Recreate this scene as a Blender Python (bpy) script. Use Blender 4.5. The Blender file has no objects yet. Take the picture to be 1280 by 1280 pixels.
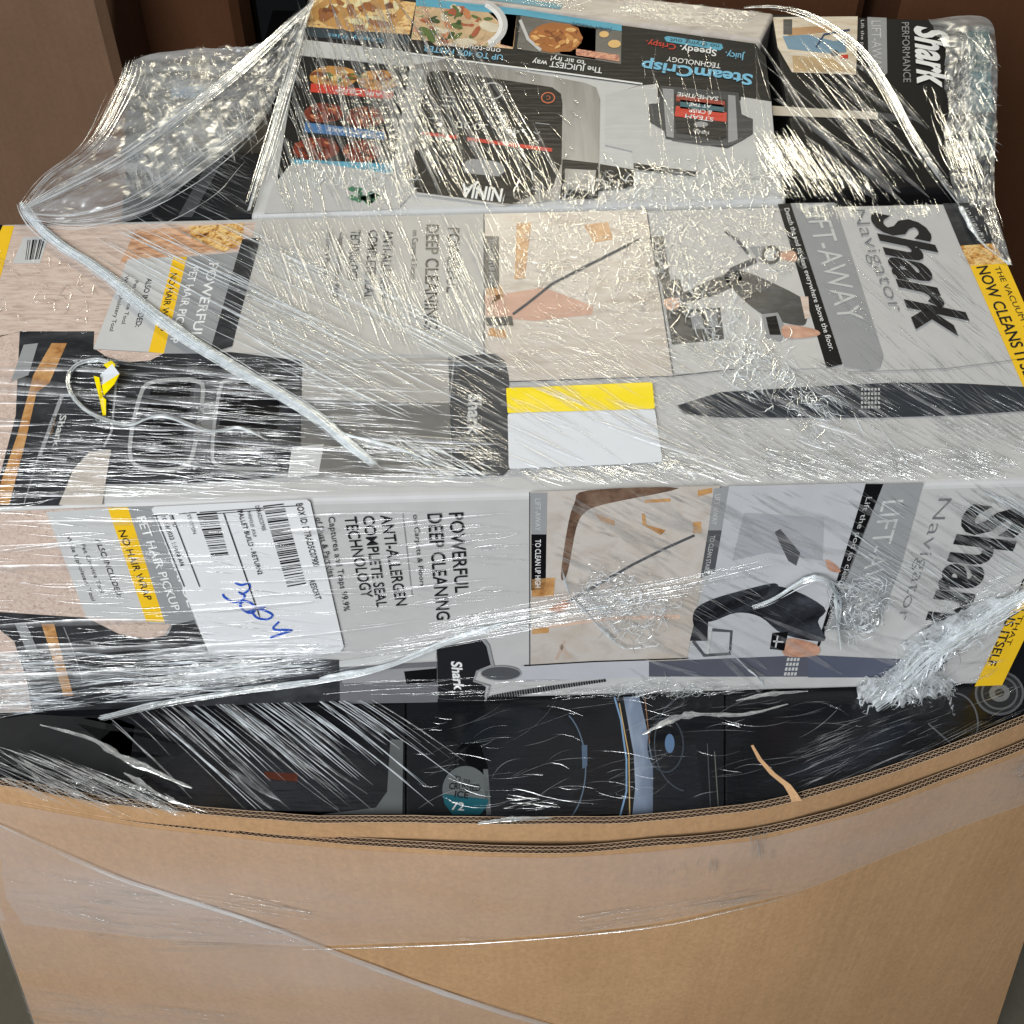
import bpy, bmesh, math, random
from mathutils import Vector, Matrix, noise
random.seed(11)
SC = bpy.context.scene
COL = SC.collection

# ------------------------------------------------------------------ camera, world, lamps, exposure
F = 1543.0                      # focal length in photo pixels (photo is 1280 wide)
PITCH = math.radians(47.6)
ZT = 1.09                       # top of the front vacuum box
CAMZ = ZT + 0.661
cd = bpy.data.cameras.new('camera'); cam = bpy.data.objects.new('camera', cd); COL.objects.link(cam)
cam.location = (0, 0, CAMZ); cam.rotation_euler = (math.pi/2 - PITCH, 0, 0)
cd.sensor_width = 36; cd.lens = 36*F/1280; cd.clip_start = .02; cd.clip_end = 100
SC.camera = cam
world = bpy.data.worlds.new('World'); SC.world = world; world.use_nodes = True
bg = world.node_tree.nodes['Background']; bg.inputs[0].default_value = (.55, .66, .85, 1); bg.inputs[1].default_value = .075
def area(name, loc, target, sx, sy, power, color, spread=180):
    l = bpy.data.lights.new(name, 'AREA'); l.shape = 'RECTANGLE'; l.size = sx; l.size_y = sy
    l.energy = power; l.color = color; l.spread = math.radians(spread)
    o = bpy.data.objects.new(name, l); COL.objects.link(o); o.location = loc
    o.rotation_euler = (Vector(target)-Vector(loc)).to_track_quat('-Z', 'Y').to_euler(); return o
area('open_door_light', (-1.2, -1.9, 3.2), (0, .75, .9), 2.4, 1.8, 82, (.95, .98, 1.0), 120)
area('roof_light', (.25, 3.4, 2.75), (.1, .9, 1.05), 1.2, .35, 9, (1.0, .91, .70), 80)
SC.view_settings.view_transform = 'Standard'; SC.view_settings.look = 'None'
SC.view_settings.exposure = 0; SC.view_settings.gamma = 1; SC.view_settings.use_curve_mapping = False
SC.cycles.transparent_max_bounces = 32; SC.cycles.max_bounces = 8
SC.cycles.sample_clamp_indirect = 4

# ------------------------------------------------------------------ helpers
CF = Vector((0, math.cos(PITCH), -math.sin(PITCH))); CU = Vector((0, math.sin(PITCH), math.cos(PITCH))); EYE = Vector((0, 0, CAMZ))
def ray(px, py): return Vector((1, 0, 0))*((px-640)/F) - CU*((py-640)/F) + CF
class Plane:
    def __init__(s, p, n): s.p = Vector(p); s.n = Vector(n).normalized()
    def at(s, px, py, off=0.0):
        d = ray(px, py); t = (s.p-EYE).dot(s.n)/d.dot(s.n); return EYE + d*t + s.n*off
def hz(z): return Plane((0, 0, z), (0, 0, 1))
def P(px, py, z): return hz(z).at(px, py)

def tag(o, label=None, cat=None, group=None, kind=None):
    for k, v in (('label', label), ('category', cat), ('group', group), ('kind', kind)):
        if v: o[k] = v
    return o
def empty(name, loc, label, cat, group=None):
    o = bpy.data.objects.new(name, None); COL.objects.link(o); o.location = loc; o.empty_display_size = .1
    return tag(o, label, cat, group)
def link(name, me, parent=None):
    o = bpy.data.objects.new(name, me); COL.objects.link(o)
    if parent is not None:
        o.parent = parent; o.matrix_parent_inverse = Matrix.Translation(parent.location).inverted()
    return o
class MB:
    """collects polygons with several materials into one mesh"""
    def __init__(s): s.v = []; s.f = []; s.m = []; s.mats = []; s.smooth = []
    def mi(s, mat):
        if mat not in s.mats: s.mats.append(mat)
        return s.mats.index(mat)
    def poly(s, pts, mat, smooth=False):
        b = len(s.v); s.v += [tuple(p) for p in pts]; s.f.append(tuple(range(b, b+len(pts)))); s.m.append(s.mi(mat)); s.smooth.append(smooth)
    def mesh(s, vs, fs, mat, smooth=True):
        b = len(s.v); s.v += [tuple(p) for p in vs]; k = s.mi(mat)
        for f in fs: s.f.append(tuple(b+i for i in f)); s.m.append(k); s.smooth.append(smooth)
    def build(s, name, parent=None):
        me = bpy.data.meshes.new(name); me.from_pydata(s.v, [], s.f)
        for m in s.mats: me.materials.append(m)
        me.polygons.foreach_set('material_index', s.m); me.polygons.foreach_set('use_smooth', s.smooth)
        me.update(); return link(name, me, parent)

# ------------------------------------------------------------------ materials
def nodes(name):
    m = bpy.data.materials.new(name); m.use_nodes = True; nt = m.node_tree
    return m, nt, nt.nodes['Principled BSDF']
def lin(c):
    return tuple(((x/255)/12.92 if x/255 <= .04045 else ((x/255+.055)/1.055)**2.4) for x in c) + (1,)
_mats = {}
def card(rgb, rough=.62, coat=.035, var=.06, bump=.25, scale=60, name='printed_card'):
    """printed carton: rgb is the ink's own colour (sRGB 0-255)"""
    k = (rgb, rough, coat, var, bump, scale)
    if k in _mats: return _mats[k]
    m, nt, b = nodes(name); N = nt.nodes; L = nt.links
    tc = N.new('ShaderNodeTexCoord'); mp = N.new('ShaderNodeMapping'); mp.inputs['Scale'].default_value = (1, 1, 1)
    L.new(tc.outputs['Object'], mp.inputs[0])
    n1 = N.new('ShaderNodeTexNoise'); n1.inputs['Scale'].default_value = scale; n1.inputs['Detail'].default_value = 5
    L.new(mp.outputs[0], n1.inputs[0])
    mx = N.new('ShaderNodeMix'); mx.data_type = 'RGBA'
    c = lin(rgb); mx.inputs[6].default_value = tuple(x*(1-var*1.6) for x in c[:3])+(1,); mx.inputs[7].default_value = tuple(min(1, x*(1+var)) for x in c[:3])+(1,)
    L.new(n1.outputs[0], mx.inputs[0]); L.new(mx.outputs[2], b.inputs['Base Color'])
    b.inputs['Roughness'].default_value = rough; b.inputs['Specular IOR Level'].default_value = .1; b.inputs['Coat Weight'].default_value = coat; b.inputs['Coat Roughness'].default_value = .18
    mp2 = N.new('ShaderNodeMapping'); mp2.inputs['Scale'].default_value = (18, 140, 60); mp2.inputs['Rotation'].default_value = (0, 0, .45); L.new(tc.outputs['Object'], mp2.inputs[0])
    n2 = N.new('ShaderNodeTexNoise'); n2.inputs['Scale'].default_value = 1.0; n2.inputs['Detail'].default_value = 4; L.new(mp2.outputs[0], n2.inputs[0])
    bp = N.new('ShaderNodeBump'); bp.inputs['Strength'].default_value = bump; bp.inputs['Distance'].default_value = .002
    L.new(n2.outputs[0], bp.inputs['Height']); L.new(bp.outputs[0], b.inputs['Coat Normal'])
    _mats[k] = m; return m
def picture(cols, scale=90, stretch=(1, 1, 1), name='printed_picture', rough=.4):
    """printed photograph: blotches of a few ink colours"""
    m, nt, b = nodes(name); N = nt.nodes; L = nt.links
    tc = N.new('ShaderNodeTexCoord'); mp = N.new('ShaderNodeMapping'); mp.inputs['Scale'].default_value = stretch; L.new(tc.outputs['Object'], mp.inputs[0])
    n0 = N.new('ShaderNodeTexNoise'); n0.inputs['Scale'].default_value = scale*.8; n0.inputs['Detail'].default_value = 3; L.new(mp.outputs[0], n0.inputs[0])
    ad = N.new('ShaderNodeMix'); ad.data_type = 'VECTOR'; ad.inputs[0].default_value = .02; L.new(mp.outputs[0], ad.inputs[4]); L.new(n0.outputs['Color'], ad.inputs[5])
    vo = N.new('ShaderNodeTexNoise'); vo.inputs['Scale'].default_value = scale; vo.inputs['Detail'].default_value = 4; vo.inputs['Roughness'].default_value = .65; L.new(ad.outputs[1], vo.inputs[0])
    cr = N.new('ShaderNodeValToRGB'); cr.color_ramp.interpolation = 'LINEAR'
    el = cr.color_ramp.elements
    while len(el) < len(cols): el.new(.5)
    for i, c in enumerate(cols): el[i].position = .30+.40*i/max(1, len(cols)-1); el[i].color = lin(c)
    L.new(vo.outputs[0], cr.inputs[0]); L.new(cr.outputs[0], b.inputs['Base Color'])
    b.inputs['Roughness'].default_value = rough; b.inputs['Specular IOR Level'].default_value = .15; b.inputs['Coat Weight'].default_value = .08; b.inputs['Coat Roughness'].default_value = .2
    return m
def film(name, clear, white, rough, tint=(1, 1, 1), bump=.6, stretch=(30, 30, 30), rot=0, trans=.35):
    """stretch film: clear = how much shows through (0..1), white = how milky its body is"""
    m, nt, b = nodes(name); N = nt.nodes; L = nt.links; N.remove(b); out = N['Material Output']
    tc = N.new('ShaderNodeTexCoord'); mp = N.new('ShaderNodeMapping'); mp.inputs['Scale'].default_value = stretch; mp.inputs['Rotation'].default_value = (0, 0, rot); L.new(tc.outputs['Object'], mp.inputs[0])
    n = N.new('ShaderNodeTexNoise'); n.inputs['Scale'].default_value = 1; n.inputs['Detail'].default_value = 5; L.new(mp.outputs[0], n.inputs[0])
    bp = N.new('ShaderNodeBump'); bp.inputs['Strength'].default_value = bump; bp.inputs['Distance'].default_value = .004; L.new(n.outputs[0], bp.inputs['Height'])
    gl = N.new('ShaderNodeBsdfGlossy'); gl.inputs['Roughness'].default_value = rough; gl.inputs['Color'].default_value = tint+(1,); L.new(bp.outputs[0], gl.inputs['Normal'])
    df = N.new('ShaderNodeBsdfDiffuse'); df.inputs['Color'].default_value = tuple(.94*t for t in tint)+(1,); L.new(bp.outputs[0], df.inputs['Normal'])
    tl = N.new('ShaderNodeBsdfTranslucent'); tl.inputs['Color'].default_value = tuple(.94*t for t in tint)+(1,)
    dm = N.new('ShaderNodeMixShader'); dm.inputs[0].default_value = trans; L.new(df.outputs[0], dm.inputs[1]); L.new(tl.outputs[0], dm.inputs[2])
    body = N.new('ShaderNodeMixShader'); body.inputs[0].default_value = 1-white; L.new(dm.outputs[0], body.inputs[1]); L.new(gl.outputs[0], body.inputs[2])
    tr = N.new('ShaderNodeBsdfTransparent'); tr.inputs['Color'].default_value = (.97, .97, .97, 1)
    mr = N.new('ShaderNodeMapRange'); mr.inputs['From Min'].default_value = .35; mr.inputs['From Max'].default_value = .68
    mr.inputs['To Min'].default_value = max(0, (1-clear)*.45); mr.inputs['To Max'].default_value = min(1, (1-clear)*1.6)
    L.new(n.outputs[0], mr.inputs['Value'])
    mixs = N.new('ShaderNodeMixShader'); L.new(mr.outputs[0], mixs.inputs[0]); L.new(tr.outputs[0], mixs.inputs[1]); L.new(body.outputs[0], mixs.inputs[2])
    L.new(mixs.outputs[0], out.inputs['Surface']); return m
def kraft(name, rgb, var=.22, streak=(3, 3, 240), rough=.8, flute=.1):
    m, nt, b = nodes(name); N = nt.nodes; L = nt.links
    tc = N.new('ShaderNodeTexCoord')
    def nz(sc, det, ro=.55):
        mp = N.new('ShaderNodeMapping'); mp.inputs['Scale'].default_value = sc; L.new(tc.outputs['Object'], mp.inputs[0])
        n = N.new('ShaderNodeTexNoise'); n.inputs['Scale'].default_value = 1; n.inputs['Detail'].default_value = det; n.inputs['Roughness'].default_value = ro; L.new(mp.outputs[0], n.inputs[0]); return n
    fib = nz((210, 210, 150), 4, .75); blo = nz((9, 9, 5), 6, .7); flu = nz((150, 20, 1.2), 1)
    c = lin(rgb)
    a = N.new('ShaderNodeMix'); a.data_type = 'RGBA'; a.inputs[6].default_value = tuple(x*(1-var*1.5) for x in c[:3])+(1,); a.inputs[7].default_value = tuple(x*(1+var*1.5) for x in c[:3])+(1,); L.new(fib.outputs[0], a.inputs[0])
    a2 = N.new('ShaderNodeMix'); a2.data_type = 'RGBA'; a2.blend_type = 'MULTIPLY'; a2.inputs[0].default_value = .55
    cr = N.new('ShaderNodeValToRGB'); cr.color_ramp.elements[0].position = .3; cr.color_ramp.elements[0].color = (.72, .68, .62, 1); cr.color_ramp.elements[1].position = .7; cr.color_ramp.elements[1].color = (1, 1, 1, 1)
    L.new(blo.outputs[0], cr.inputs[0]); L.new(a.outputs[2], a2.inputs[6]); L.new(cr.outputs[0], a2.inputs[7]); a3 = N.new('ShaderNodeMix'); a3.data_type = 'RGBA'; a3.blend_type = 'MULTIPLY'; a3.inputs[0].default_value = .2
    cr3 = N.new('ShaderNodeValToRGB'); cr3.color_ramp.elements[0].position = .35; cr3.color_ramp.elements[0].color = (.82, .80, .78, 1); cr3.color_ramp.elements[1].position = .65; cr3.color_ramp.elements[1].color = (1, 1, 1, 1)
    L.new(flu.outputs[0], cr3.inputs[0]); L.new(a2.outputs[2], a3.inputs[6]); L.new(cr3.outputs[0], a3.inputs[7]); L.new(a3.outputs[2], b.inputs['Base Color'])
    b.inputs['Roughness'].default_value = rough; b.inputs['Specular IOR Level'].default_value = .25
    bp = N.new('ShaderNodeBump'); bp.inputs['Strength'].default_value = flute; bp.inputs['Distance'].default_value = .003; L.new(flu.outputs[0], bp.inputs['Height'])
    bp2 = N.new('ShaderNodeBump'); bp2.inputs['Strength'].default_value = .12; bp2.inputs['Distance'].default_value = .001; L.new(fib.outputs[0], bp2.inputs['Height']); L.new(bp.outputs[0], bp2.inputs['Normal'])
    L.new(bp2.outputs[0], b.inputs['Normal']); return m

GREY = card((190, 189, 187)); GREY_MID = card((150, 151, 152)); GREY_DARK = card((84, 85, 88), var=.15); BLACK = card((15, 15, 17)); WHITE = card((232, 232, 230)); INK = card((30, 30, 32), coat=.2, var=.02)
CHARCOAL = picture([(30, 30, 32), (50, 51, 54), (72, 73, 76)], 26, (1, 2, 1)); YELLOW = card((238, 192, 40)); SKIN = picture([(165, 118, 95), (192, 146, 122), (205, 165, 142)], 60); ORANGE = picture([(150, 100, 55), (190, 142, 90), (205, 165, 115)], 70); TEAL = card((90, 165, 190)); BLUE = card((120, 185, 215)); RED = card((200, 62, 45)); LGREY = card((196, 196, 194)); JEANS = picture([(24, 25, 28), (46, 48, 53), (70, 73, 79)], 45, (1, 2, 1))
BEIGE = picture([(178, 155, 140), (205, 184, 170), (214, 197, 184)], 60, (1, 5, 1)); BEIGE_PALE = picture([(172, 160, 148), (196, 188, 180), (184, 172, 158)], 18, (1, 3, 1)); BROWN = picture([(70, 52, 42), (112, 88, 72), (140, 118, 102)], 40)
PEBBLE = picture([(168, 142, 130), (205, 184, 170), (216, 198, 186)], 260)
FOOD_GOLD = picture([(90, 50, 25), (200, 145, 75), (235, 205, 140), (170, 90, 45)], 120); FOOD_GREEN = picture([(50, 70, 35), (120, 130, 70), (225, 190, 150), (170, 90, 60), (230, 220, 190)], 140); FOOD_RED = picture([(60, 25, 18), (150, 60, 40), (215, 150, 110), (110, 40, 30)], 150)
SHEEN = picture([(70, 70, 72), (105, 105, 106), (135, 135, 136)], 9, (4, .3, 1))

# ------------------------------------------------------------------ print drawing on a carton face
_txt = {}
def text_mesh(s, bold):
    k = (s, bold)
    if k in _txt: return _txt[k]
    c = bpy.data.curves.new('lettering', 'FONT'); c.body = s; c.size = 1; c.resolution_u = 3; c.offset = bold; c.fill_mode = 'FRONT'
    o = bpy.data.objects.new('lettering', c); COL.objects.link(o)
    dg = bpy.context.evaluated_depsgraph_get(); me = bpy.data.meshes.new_from_object(o.evaluated_get(dg))
    vs = [v.co.copy() for v in me.vertices]; fs = [tuple(p.vertices) for p in me.polygons]
    bpy.data.objects.remove(o); bpy.data.curves.remove(c); bpy.data.meshes.remove(me)
    x0 = min(v.x for v in vs); x1 = max(v.x for v in vs)
    _txt[k] = ([(v.x-x0, v.y) for v in vs], fs, x1-x0); return _txt[k]
CAP = .70
ORGANIC = (SKIN, JEANS, BROWN)
class Art(MB):
    def __init__(s, plane, base=.0004): super().__init__(); s.pl = plane; s.base = base
    def off(s, layer): return s.base+.00018*layer
    def quad(s, pts, mat, layer=1):
        if mat in ORGANIC and len(pts) > 3:
            c = [Vector((x, y, 0)) for x, y in pts]; n = len(c); out = []
            for i in range(n):
                p0, p1, p2, p3 = c[i-1], c[i], c[(i+1) % n], c[(i+2) % n]
                for t in (0, .25, .5, .75): out.append(p1*.5+.5*.5*((2*p1)+(p2-p0)*t+(2*p0-5*p1+4*p2-p3)*t*t+(3*p1-p0-3*p2+p3)*t**3) if t == 0 else .5*((2*p1)+(p2-p0)*t+(2*p0-5*p1+4*p2-p3)*t*t+(3*p1-p0-3*p2+p3)*t**3))
            pts = [(p.x, p.y) for p in out]
        vs = [s.pl.at(x, y, s.off(layer)) for x, y in pts]
        s.poly(vs, mat)
    def line(s, pts, w, mat, layer=3, close=False):
        pts = [Vector(p) for p in pts]
        if close: pts = pts+[pts[0], pts[1]]
        L_, R_ = [], []
        for i, p in enumerate(pts):
            a = pts[max(0, i-1)]; b = pts[min(len(pts)-1, i+1)]; d = (b-a)
            d = d.normalized() if d.length > 0 else Vector((1, 0)); nn = Vector((-d.y, d.x))*w/2
            L_.append(p+nn); R_.append(p-nn)
        vs = [s.pl.at(q.x, q.y, s.off(layer)) for q in L_]+[s.pl.at(q.x, q.y, s.off(layer)) for q in R_]; n = len(pts)
        s.mesh(vs, [(i, i+1, n+i+1, n+i) for i in range(n-1)], mat, False)
    def disc(s, cx, cy, rx, ry, mat, layer=2, n=28): s.quad([(cx+rx*math.cos(t*2*math.pi/n), cy+ry*math.sin(t*2*math.pi/n)) for t in range(n)], mat, layer)
    def food(s, cx, cy, rx, ry, mats, layer=2, n=26):
        """a printed dish: an uneven base and many overlapping bits"""
        k = 18; ph = random.uniform(0, 9)
        s.quad([(cx+rx*(1+.16*noise.noise(Vector((t*.9, ph, 0))))*math.cos(t*2*math.pi/k), cy+ry*(1+.16*noise.noise(Vector((t*.9, ph, 3))))*math.sin(t*2*math.pi/k)) for t in range(k)], mats[0], layer)
        for q in range(n):
            a = random.uniform(0, 6.283); r = random.random()**.6*.86; x, y = cx+rx*r*math.cos(a), cy+ry*r*math.sin(a); l = random.uniform(.10, .30)*rx; th = random.uniform(0, 6.283); w = random.uniform(.35, .8)
            s.quad([(x+l*math.cos(t)*math.cos(th)-l*w*.6*math.sin(t)*math.sin(th), y+.6*(l*math.cos(t)*math.sin(th)+l*w*math.sin(t)*math.cos(th))) for t in [u*6.283/7+random.uniform(-.3, .3) for u in range(7)]], random.choice(mats), layer+1+q*.04)
    def ring(s, cx, cy, rx, ry, w, mat, layer=3, n=32, a0=0, a1=360):
        s.line([(cx+rx*math.cos(math.radians(a0+(a1-a0)*t/n)), cy+ry*math.sin(math.radians(a0+(a1-a0)*t/n))) for t in range(n+1)], w, mat, layer)
    def text(s, body, start, end, top, mat, bold=.0, layer=4):
        vs, fs, w = text_mesh(body, bold); o = s.off(layer)
        A = s.pl.at(*start, o); X = (s.pl.at(*end, o)-A)/w; Y = (s.pl.at(*top, o)-A)/CAP
        s.mesh([A+X*x+Y*y for x, y in vs], fs, mat, False)
    def bars(s, q, mat, n=34, layer=3, seed=1):
        r = random.Random(seed); a, b, c, d = [Vector(p) for p in q]; t = 0
        ws = [r.choice((1, 1, 2, 3)) for _ in range(2*n)]; tot = sum(ws); 
        for i, w in enumerate(ws):
            u0 = t/tot; t += w; u1 = t/tot
            if i % 2 == 0: s.quad([a.lerp(d, u0), b.lerp(c, u0), b.lerp(c, u1), a.lerp(d, u1)], mat, layer)

def carton(name, top_px, z_top, z_bot, mat, parent, bevel=.004, top_pts=None):
    """closed carton from the four corners of its top (front left, front right, back right, back left)"""
    pts = top_pts or [P(x, y, z_top) for x, y in top_px]
    bm = bmesh.new(); t = [bm.verts.new(p) for p in pts]; b = [bm.verts.new((p[0], p[1], z_bot)) for p in pts]
    bm.faces.new(t); bm.faces.new(b[::-1])
    for i in range(4): bm.faces.new((t[i], b[i], b[(i+1) % 4], t[(i+1) % 4]))
    bmesh.ops.recalc_face_normals(bm, faces=bm.faces); bmesh.ops.bevel(bm, geom=bm.edges[:], offset=bevel, segments=3, affect='EDGES', profile=.5)
    me = bpy.data.meshes.new(name); bm.to_mesh(me); bm.free(); me.materials.append(mat)
    for p in me.polygons: p.use_smooth = False
    return link(name, me, parent)

# ------------------------------------------------------------------ setting: floor
def slab(name, pts, mat):
    m = MB(); m.poly(pts, mat); return m.build(name)
floor_m = kraft('concrete', (96, 92, 80), .12, rough=.6, flute=0)
tag(slab('floor', [(-8, -6, 0), (8, -6, 0), (8, 9, 0), (-8, 9, 0)], floor_m), kind='structure')

# ------------------------------------------------------------------ the cardboard bin that carries the load
zb = None
FLp, FRp, BRp, BLp = (-202, 640), (1378, 600), (1224, 252), (-22, 279)
TOP = hz(ZT)
c_fl, c_fr, c_br, c_bl = [TOP.at(*p) for p in (FLp, FRp, BRp, BLp)]
fdir = (c_fr-c_fl).normalized()
FRONT = Plane(c_fl, Vector((fdir.y, -fdir.x, 0)))
ZB = FRONT.at(660, 873).z                    # underside of the front vacuum box
ZR = ZB-.012                                 # rim of the bin's outer wall
def catmull(pts, k=8):
    out = []; n = len(pts)
    for i in range(n-1):
        p0, p1, p2, p3 = pts[max(0, i-1)], pts[i], pts[i+1], pts[min(n-1, i+2)]
        for j in range(k):
            t = j/k; out.append(.5*((2*p1)+(p2-p0)*t+(2*p0-5*p1+4*p2-p3)*t*t+(3*p1-p0-3*p2+p3)*t**3))
    out.append(pts[-1]); return out
def resample(pts, step):
    out = [pts[0]]; acc = 0
    for a, b in zip(pts, pts[1:]):
        d = (b-a).length; t = step-acc
        while t <= d: out.append(a.lerp(b, t/d)); t += step
        acc = (acc+d) % step if d > 0 else acc
        acc = d-(t-step)
    return out
outer_px = [(-60, 984), (0, 998), (172, 1029), (344, 1048), (440, 1057), (600, 1066), (700, 1067), (800, 1061), (950, 1045), (1085, 1010), (1180, 975), (1280, 937), (1372, 897)]
inner_px = [(-55, 972), (0, 983), (172, 1010), (344, 1026), (440, 1029), (600, 1031), (700, 1031), (800, 1028), (950, 1012), (1085, 976), (1180, 944), (1280, 905), (1366, 868)]
def rim(px, z):
    pts = [P(x, y, z) for x, y in px]
    l, r = pts[0], pts[-1]
    out = resample(catmull(pts), .0013); ph = px[0][1]
    for p in out:  # a slightly worn, uneven rim
        p.z += .0022*noise.noise(Vector((p.x*11, ph, 0)))+.001*noise.noise(Vector((p.x*45, ph, 7))); p.y += .0016*noise.noise(Vector((p.x*16, ph, 3)))
    return l, r, out
KRAFT = kraft('kraft_board', (192, 153, 113)); KRAFT_DK = kraft('kraft_shade', (58, 36, 24), .1); KRAFT_EDGE = kraft('kraft_edge', (206, 178, 148), .08)  # the dark board colour paints shade into the corrugated edge
def flare(p, z_top, s=1.0):
    f = (z_top-p.z); return p
FLARE = .30
def down(p, h):
    """the bin's wall leans out a little towards its foot"""
    return Vector((p.x*(1+FLARE*h), p.y-.02*h, p.z-h))
def nrm(pts, i):
    a = pts[max(0, i-1)]; b = pts[min(len(pts)-1, i+1)]; d = b-a; return Vector((d.y, -d.x, 0)).normalized()
def wall_sheet(mb, pts, offs, h0, h1, mat, steps=1, wave=None):
    n = len(pts); vs = []; 
    for k in range(steps+1):
        h = h0+(h1-h0)*k/steps
        for i, p in enumerate(pts):
            o = offs if wave is None else offs+wave(i)
            vs.append(down(p-nrm(pts, i)*o, h))
    mb.mesh(vs, [(k*n+i, k*n+i+1, (k+1)*n+i+1, (k+1)*n+i) for k in range(steps) for i in range(n-1)], mat, True)
bin_ = empty('cardboard_bin', (0, 1.0, 0), 'large open brown cardboard bin with a bowed double wall front, full of goods under film', 'cardboard bin')
def bin_wall(name, px, z, face_mat):
    l, r, pts = rim(px, z)
    fine = pts; coarse = pts[::15]+[pts[-1]]
    m = MB(); wall_sheet(m, coarse, 0, .0, z-.004, face_mat, 8)
    # back run of the wall round the sides
    back = [pts[-1], Vector((pts[-1].x+.03, pts[-1].y+.16, z)), Vector((pts[-1].x-.02, 1.42, z)), Vector((pts[-1].x-.2, 1.56, z)), Vector((pts[0].x+.2, 1.56, z)), Vector((pts[0].x+.02, 1.42, z)), Vector((pts[0].x-.03, pts[0].y+.16, z)), pts[0]]
    wall_sheet(m, back, 0, 0, z-.004, face_mat, 2)
    w = m.build(name, bin_)
    e = MB()
    for o in (.0002, .0034, .0066): 
        wall_sheet(e, coarse, o, -.0005, .05, KRAFT if o < .001 else KRAFT_DK)
        wall_sheet(e, coarse, o+.0005, -.0005, .05, KRAFT_DK)
        n = len(coarse); vs = [coarse[i]-nrm(coarse, i)*oo+Vector((0, 0, .0005)) for oo in (o, o+.0005) for i in range(n)]
        e.mesh(vs, [(i, i+1, n+i+1, n+i) for i in range(n-1)], KRAFT_EDGE, True)
    e.build('liner', w)
    f = MB()
    seq = [0, .0008, .0016, .0022, .0016, .0008]
    # fluting between the liners: thin zig-zag sheets with a top edge of their own
    for o in (.0008, .0040):
        tri = lambda i: .0022*abs(((i % 4)/2.0)-1)
        for a in (0, .0004): wall_sheet(f, fine, o+a, -.0002, .02, KRAFT_DK, 1, tri)
        n = len(fine); vs = [fine[i]-nrm(fine, i)*(o+a+tri(i))+Vector((0, 0, .0002)) for a in (0, .0004) for i in range(n)]
        f.mesh(vs, [(i, i+1, n+i+1, n+i) for i in range(n-1)], KRAFT_EDGE, False)
    fl = f.build('corrugation', w)
    d = MB(); wall_sheet(d, coarse, .007, .0, .3, face_mat); 
    n = len(coarse); vs = [down(coarse[i]-nrm(coarse, i)*oo, .009) for oo in (.0004, .0066) for i in range(n)]
    d.mesh(vs, [(i, i+1, n+i+1, n+i) for i in range(n-1)], KRAFT_DK, True)  # dark sheet standing for shade between the liners
    d.build('inner_face', w)
    return pts
outer_pts = bin_wall('outer_wall', outer_px, ZR, KRAFT)
inner_pts = bin_wall('inner_wall', inner_px, ZR+.022, KRAFT)
# torn ply sticking up from the rim
tp = MB(); z = ZR+.024
tear = [(940, 932), (950, 950), (966, 968), (984, 982), (992, 994), (996, 1002)]
for i in range(len(tear)-1):
    a, b = tear[i], tear[i+1]; w0, w1 = 1.5+i*1.0, 1.5+(i+1)*1.0
    tp.poly([P(a[0]-w0, a[1], z+.012-.002*i), P(a[0]+w0, a[1]-1, z+.014-.002*i), P(b[0]+w1, b[1]-1, z+.012-.002*i), P(b[0]-w1, b[1], z+.010-.002*i)], KRAFT)
tp.build('torn_ply', bin_)
# floor of the bin
m = MB(); m.poly([(-.5, .56, .02), (.5, .56, .02), (.5, 1.5, .02), (-.5, 1.5, .02)], KRAFT_DK); m.build('base', bin_)

# ------------------------------------------------------------------ front vacuum carton
vb = empty('vacuum_box', Vector(((c_fl.x+c_br.x)/2, (c_fl.y+c_br.y)/2, ZB)), 'long grey printed vacuum cleaner carton lying across the top of the bin, facing front', 'carton')
carton('body', None, ZT, ZB, GREY, vb, .005, [c_fl, c_fr, c_br, c_bl])
A = Art(FRONT)
# left: pebbly floor picture, tool panel
A.quad([(-150, 645), (140, 633), (183, 776), (215, 800), (270, 868), (-110, 897)], PEBBLE, 1)
A.quad([(58, 639), (135, 634), (183, 776), (108, 771)], LGREY, 2)
A.quad([(135, 634), (160, 633), (206, 777), (183, 776)], YELLOW, 2)
A.quad([(160, 633), (330, 628), (360, 800), (243, 815), (206, 777)], GREY_MID, 2)
A.quad([(-120, 768), (0, 764), (108, 771), (124, 779), (150, 792), (185, 798), (210, 792), (216, 780), (243, 774), (262, 816), (424, 824), (425, 876), (-110, 893)], CHARCOAL, 3)
A.quad([(124, 778), (214, 779), (207, 791), (190, 797), (165, 795), (145, 789)], PEBBLE, 4)
A.quad([(-40, 790), (0, 786), (18, 800), (34, 850), (40, 888), (-40, 892)], PEBBLE, 4)
A.quad([(19, 778), (33, 778), (49, 815), (38, 822)], GREY_MID, 5)
A.quad([(52, 778), (68, 778), (76, 810), (92, 868), (80, 868), (64, 815)], ORANGE, 5)
A.line([(80, 782), (92, 812), (104, 850)], 1, GREY_MID, 5)
A.line([(260, 818), (205, 822), (203, 840), (212, 868)], 4, GREY_DARK, 5)
A.quad([(215, 830), (300, 828), (305, 868), (222, 870)], BLACK, 4)
A.text('PET HAIR PICKUP', (171, 645), (216, 762), (182, 643), WHITE, .012, 5)
A.text('POWERFUL', (192, 640), (236, 758), (203, 638), WHITE, .012, 5)
A.text('NO HAIR WRAP', (148, 662), (182, 749), (157, 661), INK, .008)
A.text('ALSO INCLUDED:', (119, 673), (147, 745), (126, 672), INK, .008)
A.text('Pet Crevice Tool', (101, 679), (126, 740), (106, 678), INK)
A.text('Wide Upholstery Tool', (83, 669), (115, 750), (88, 668), INK)
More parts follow.
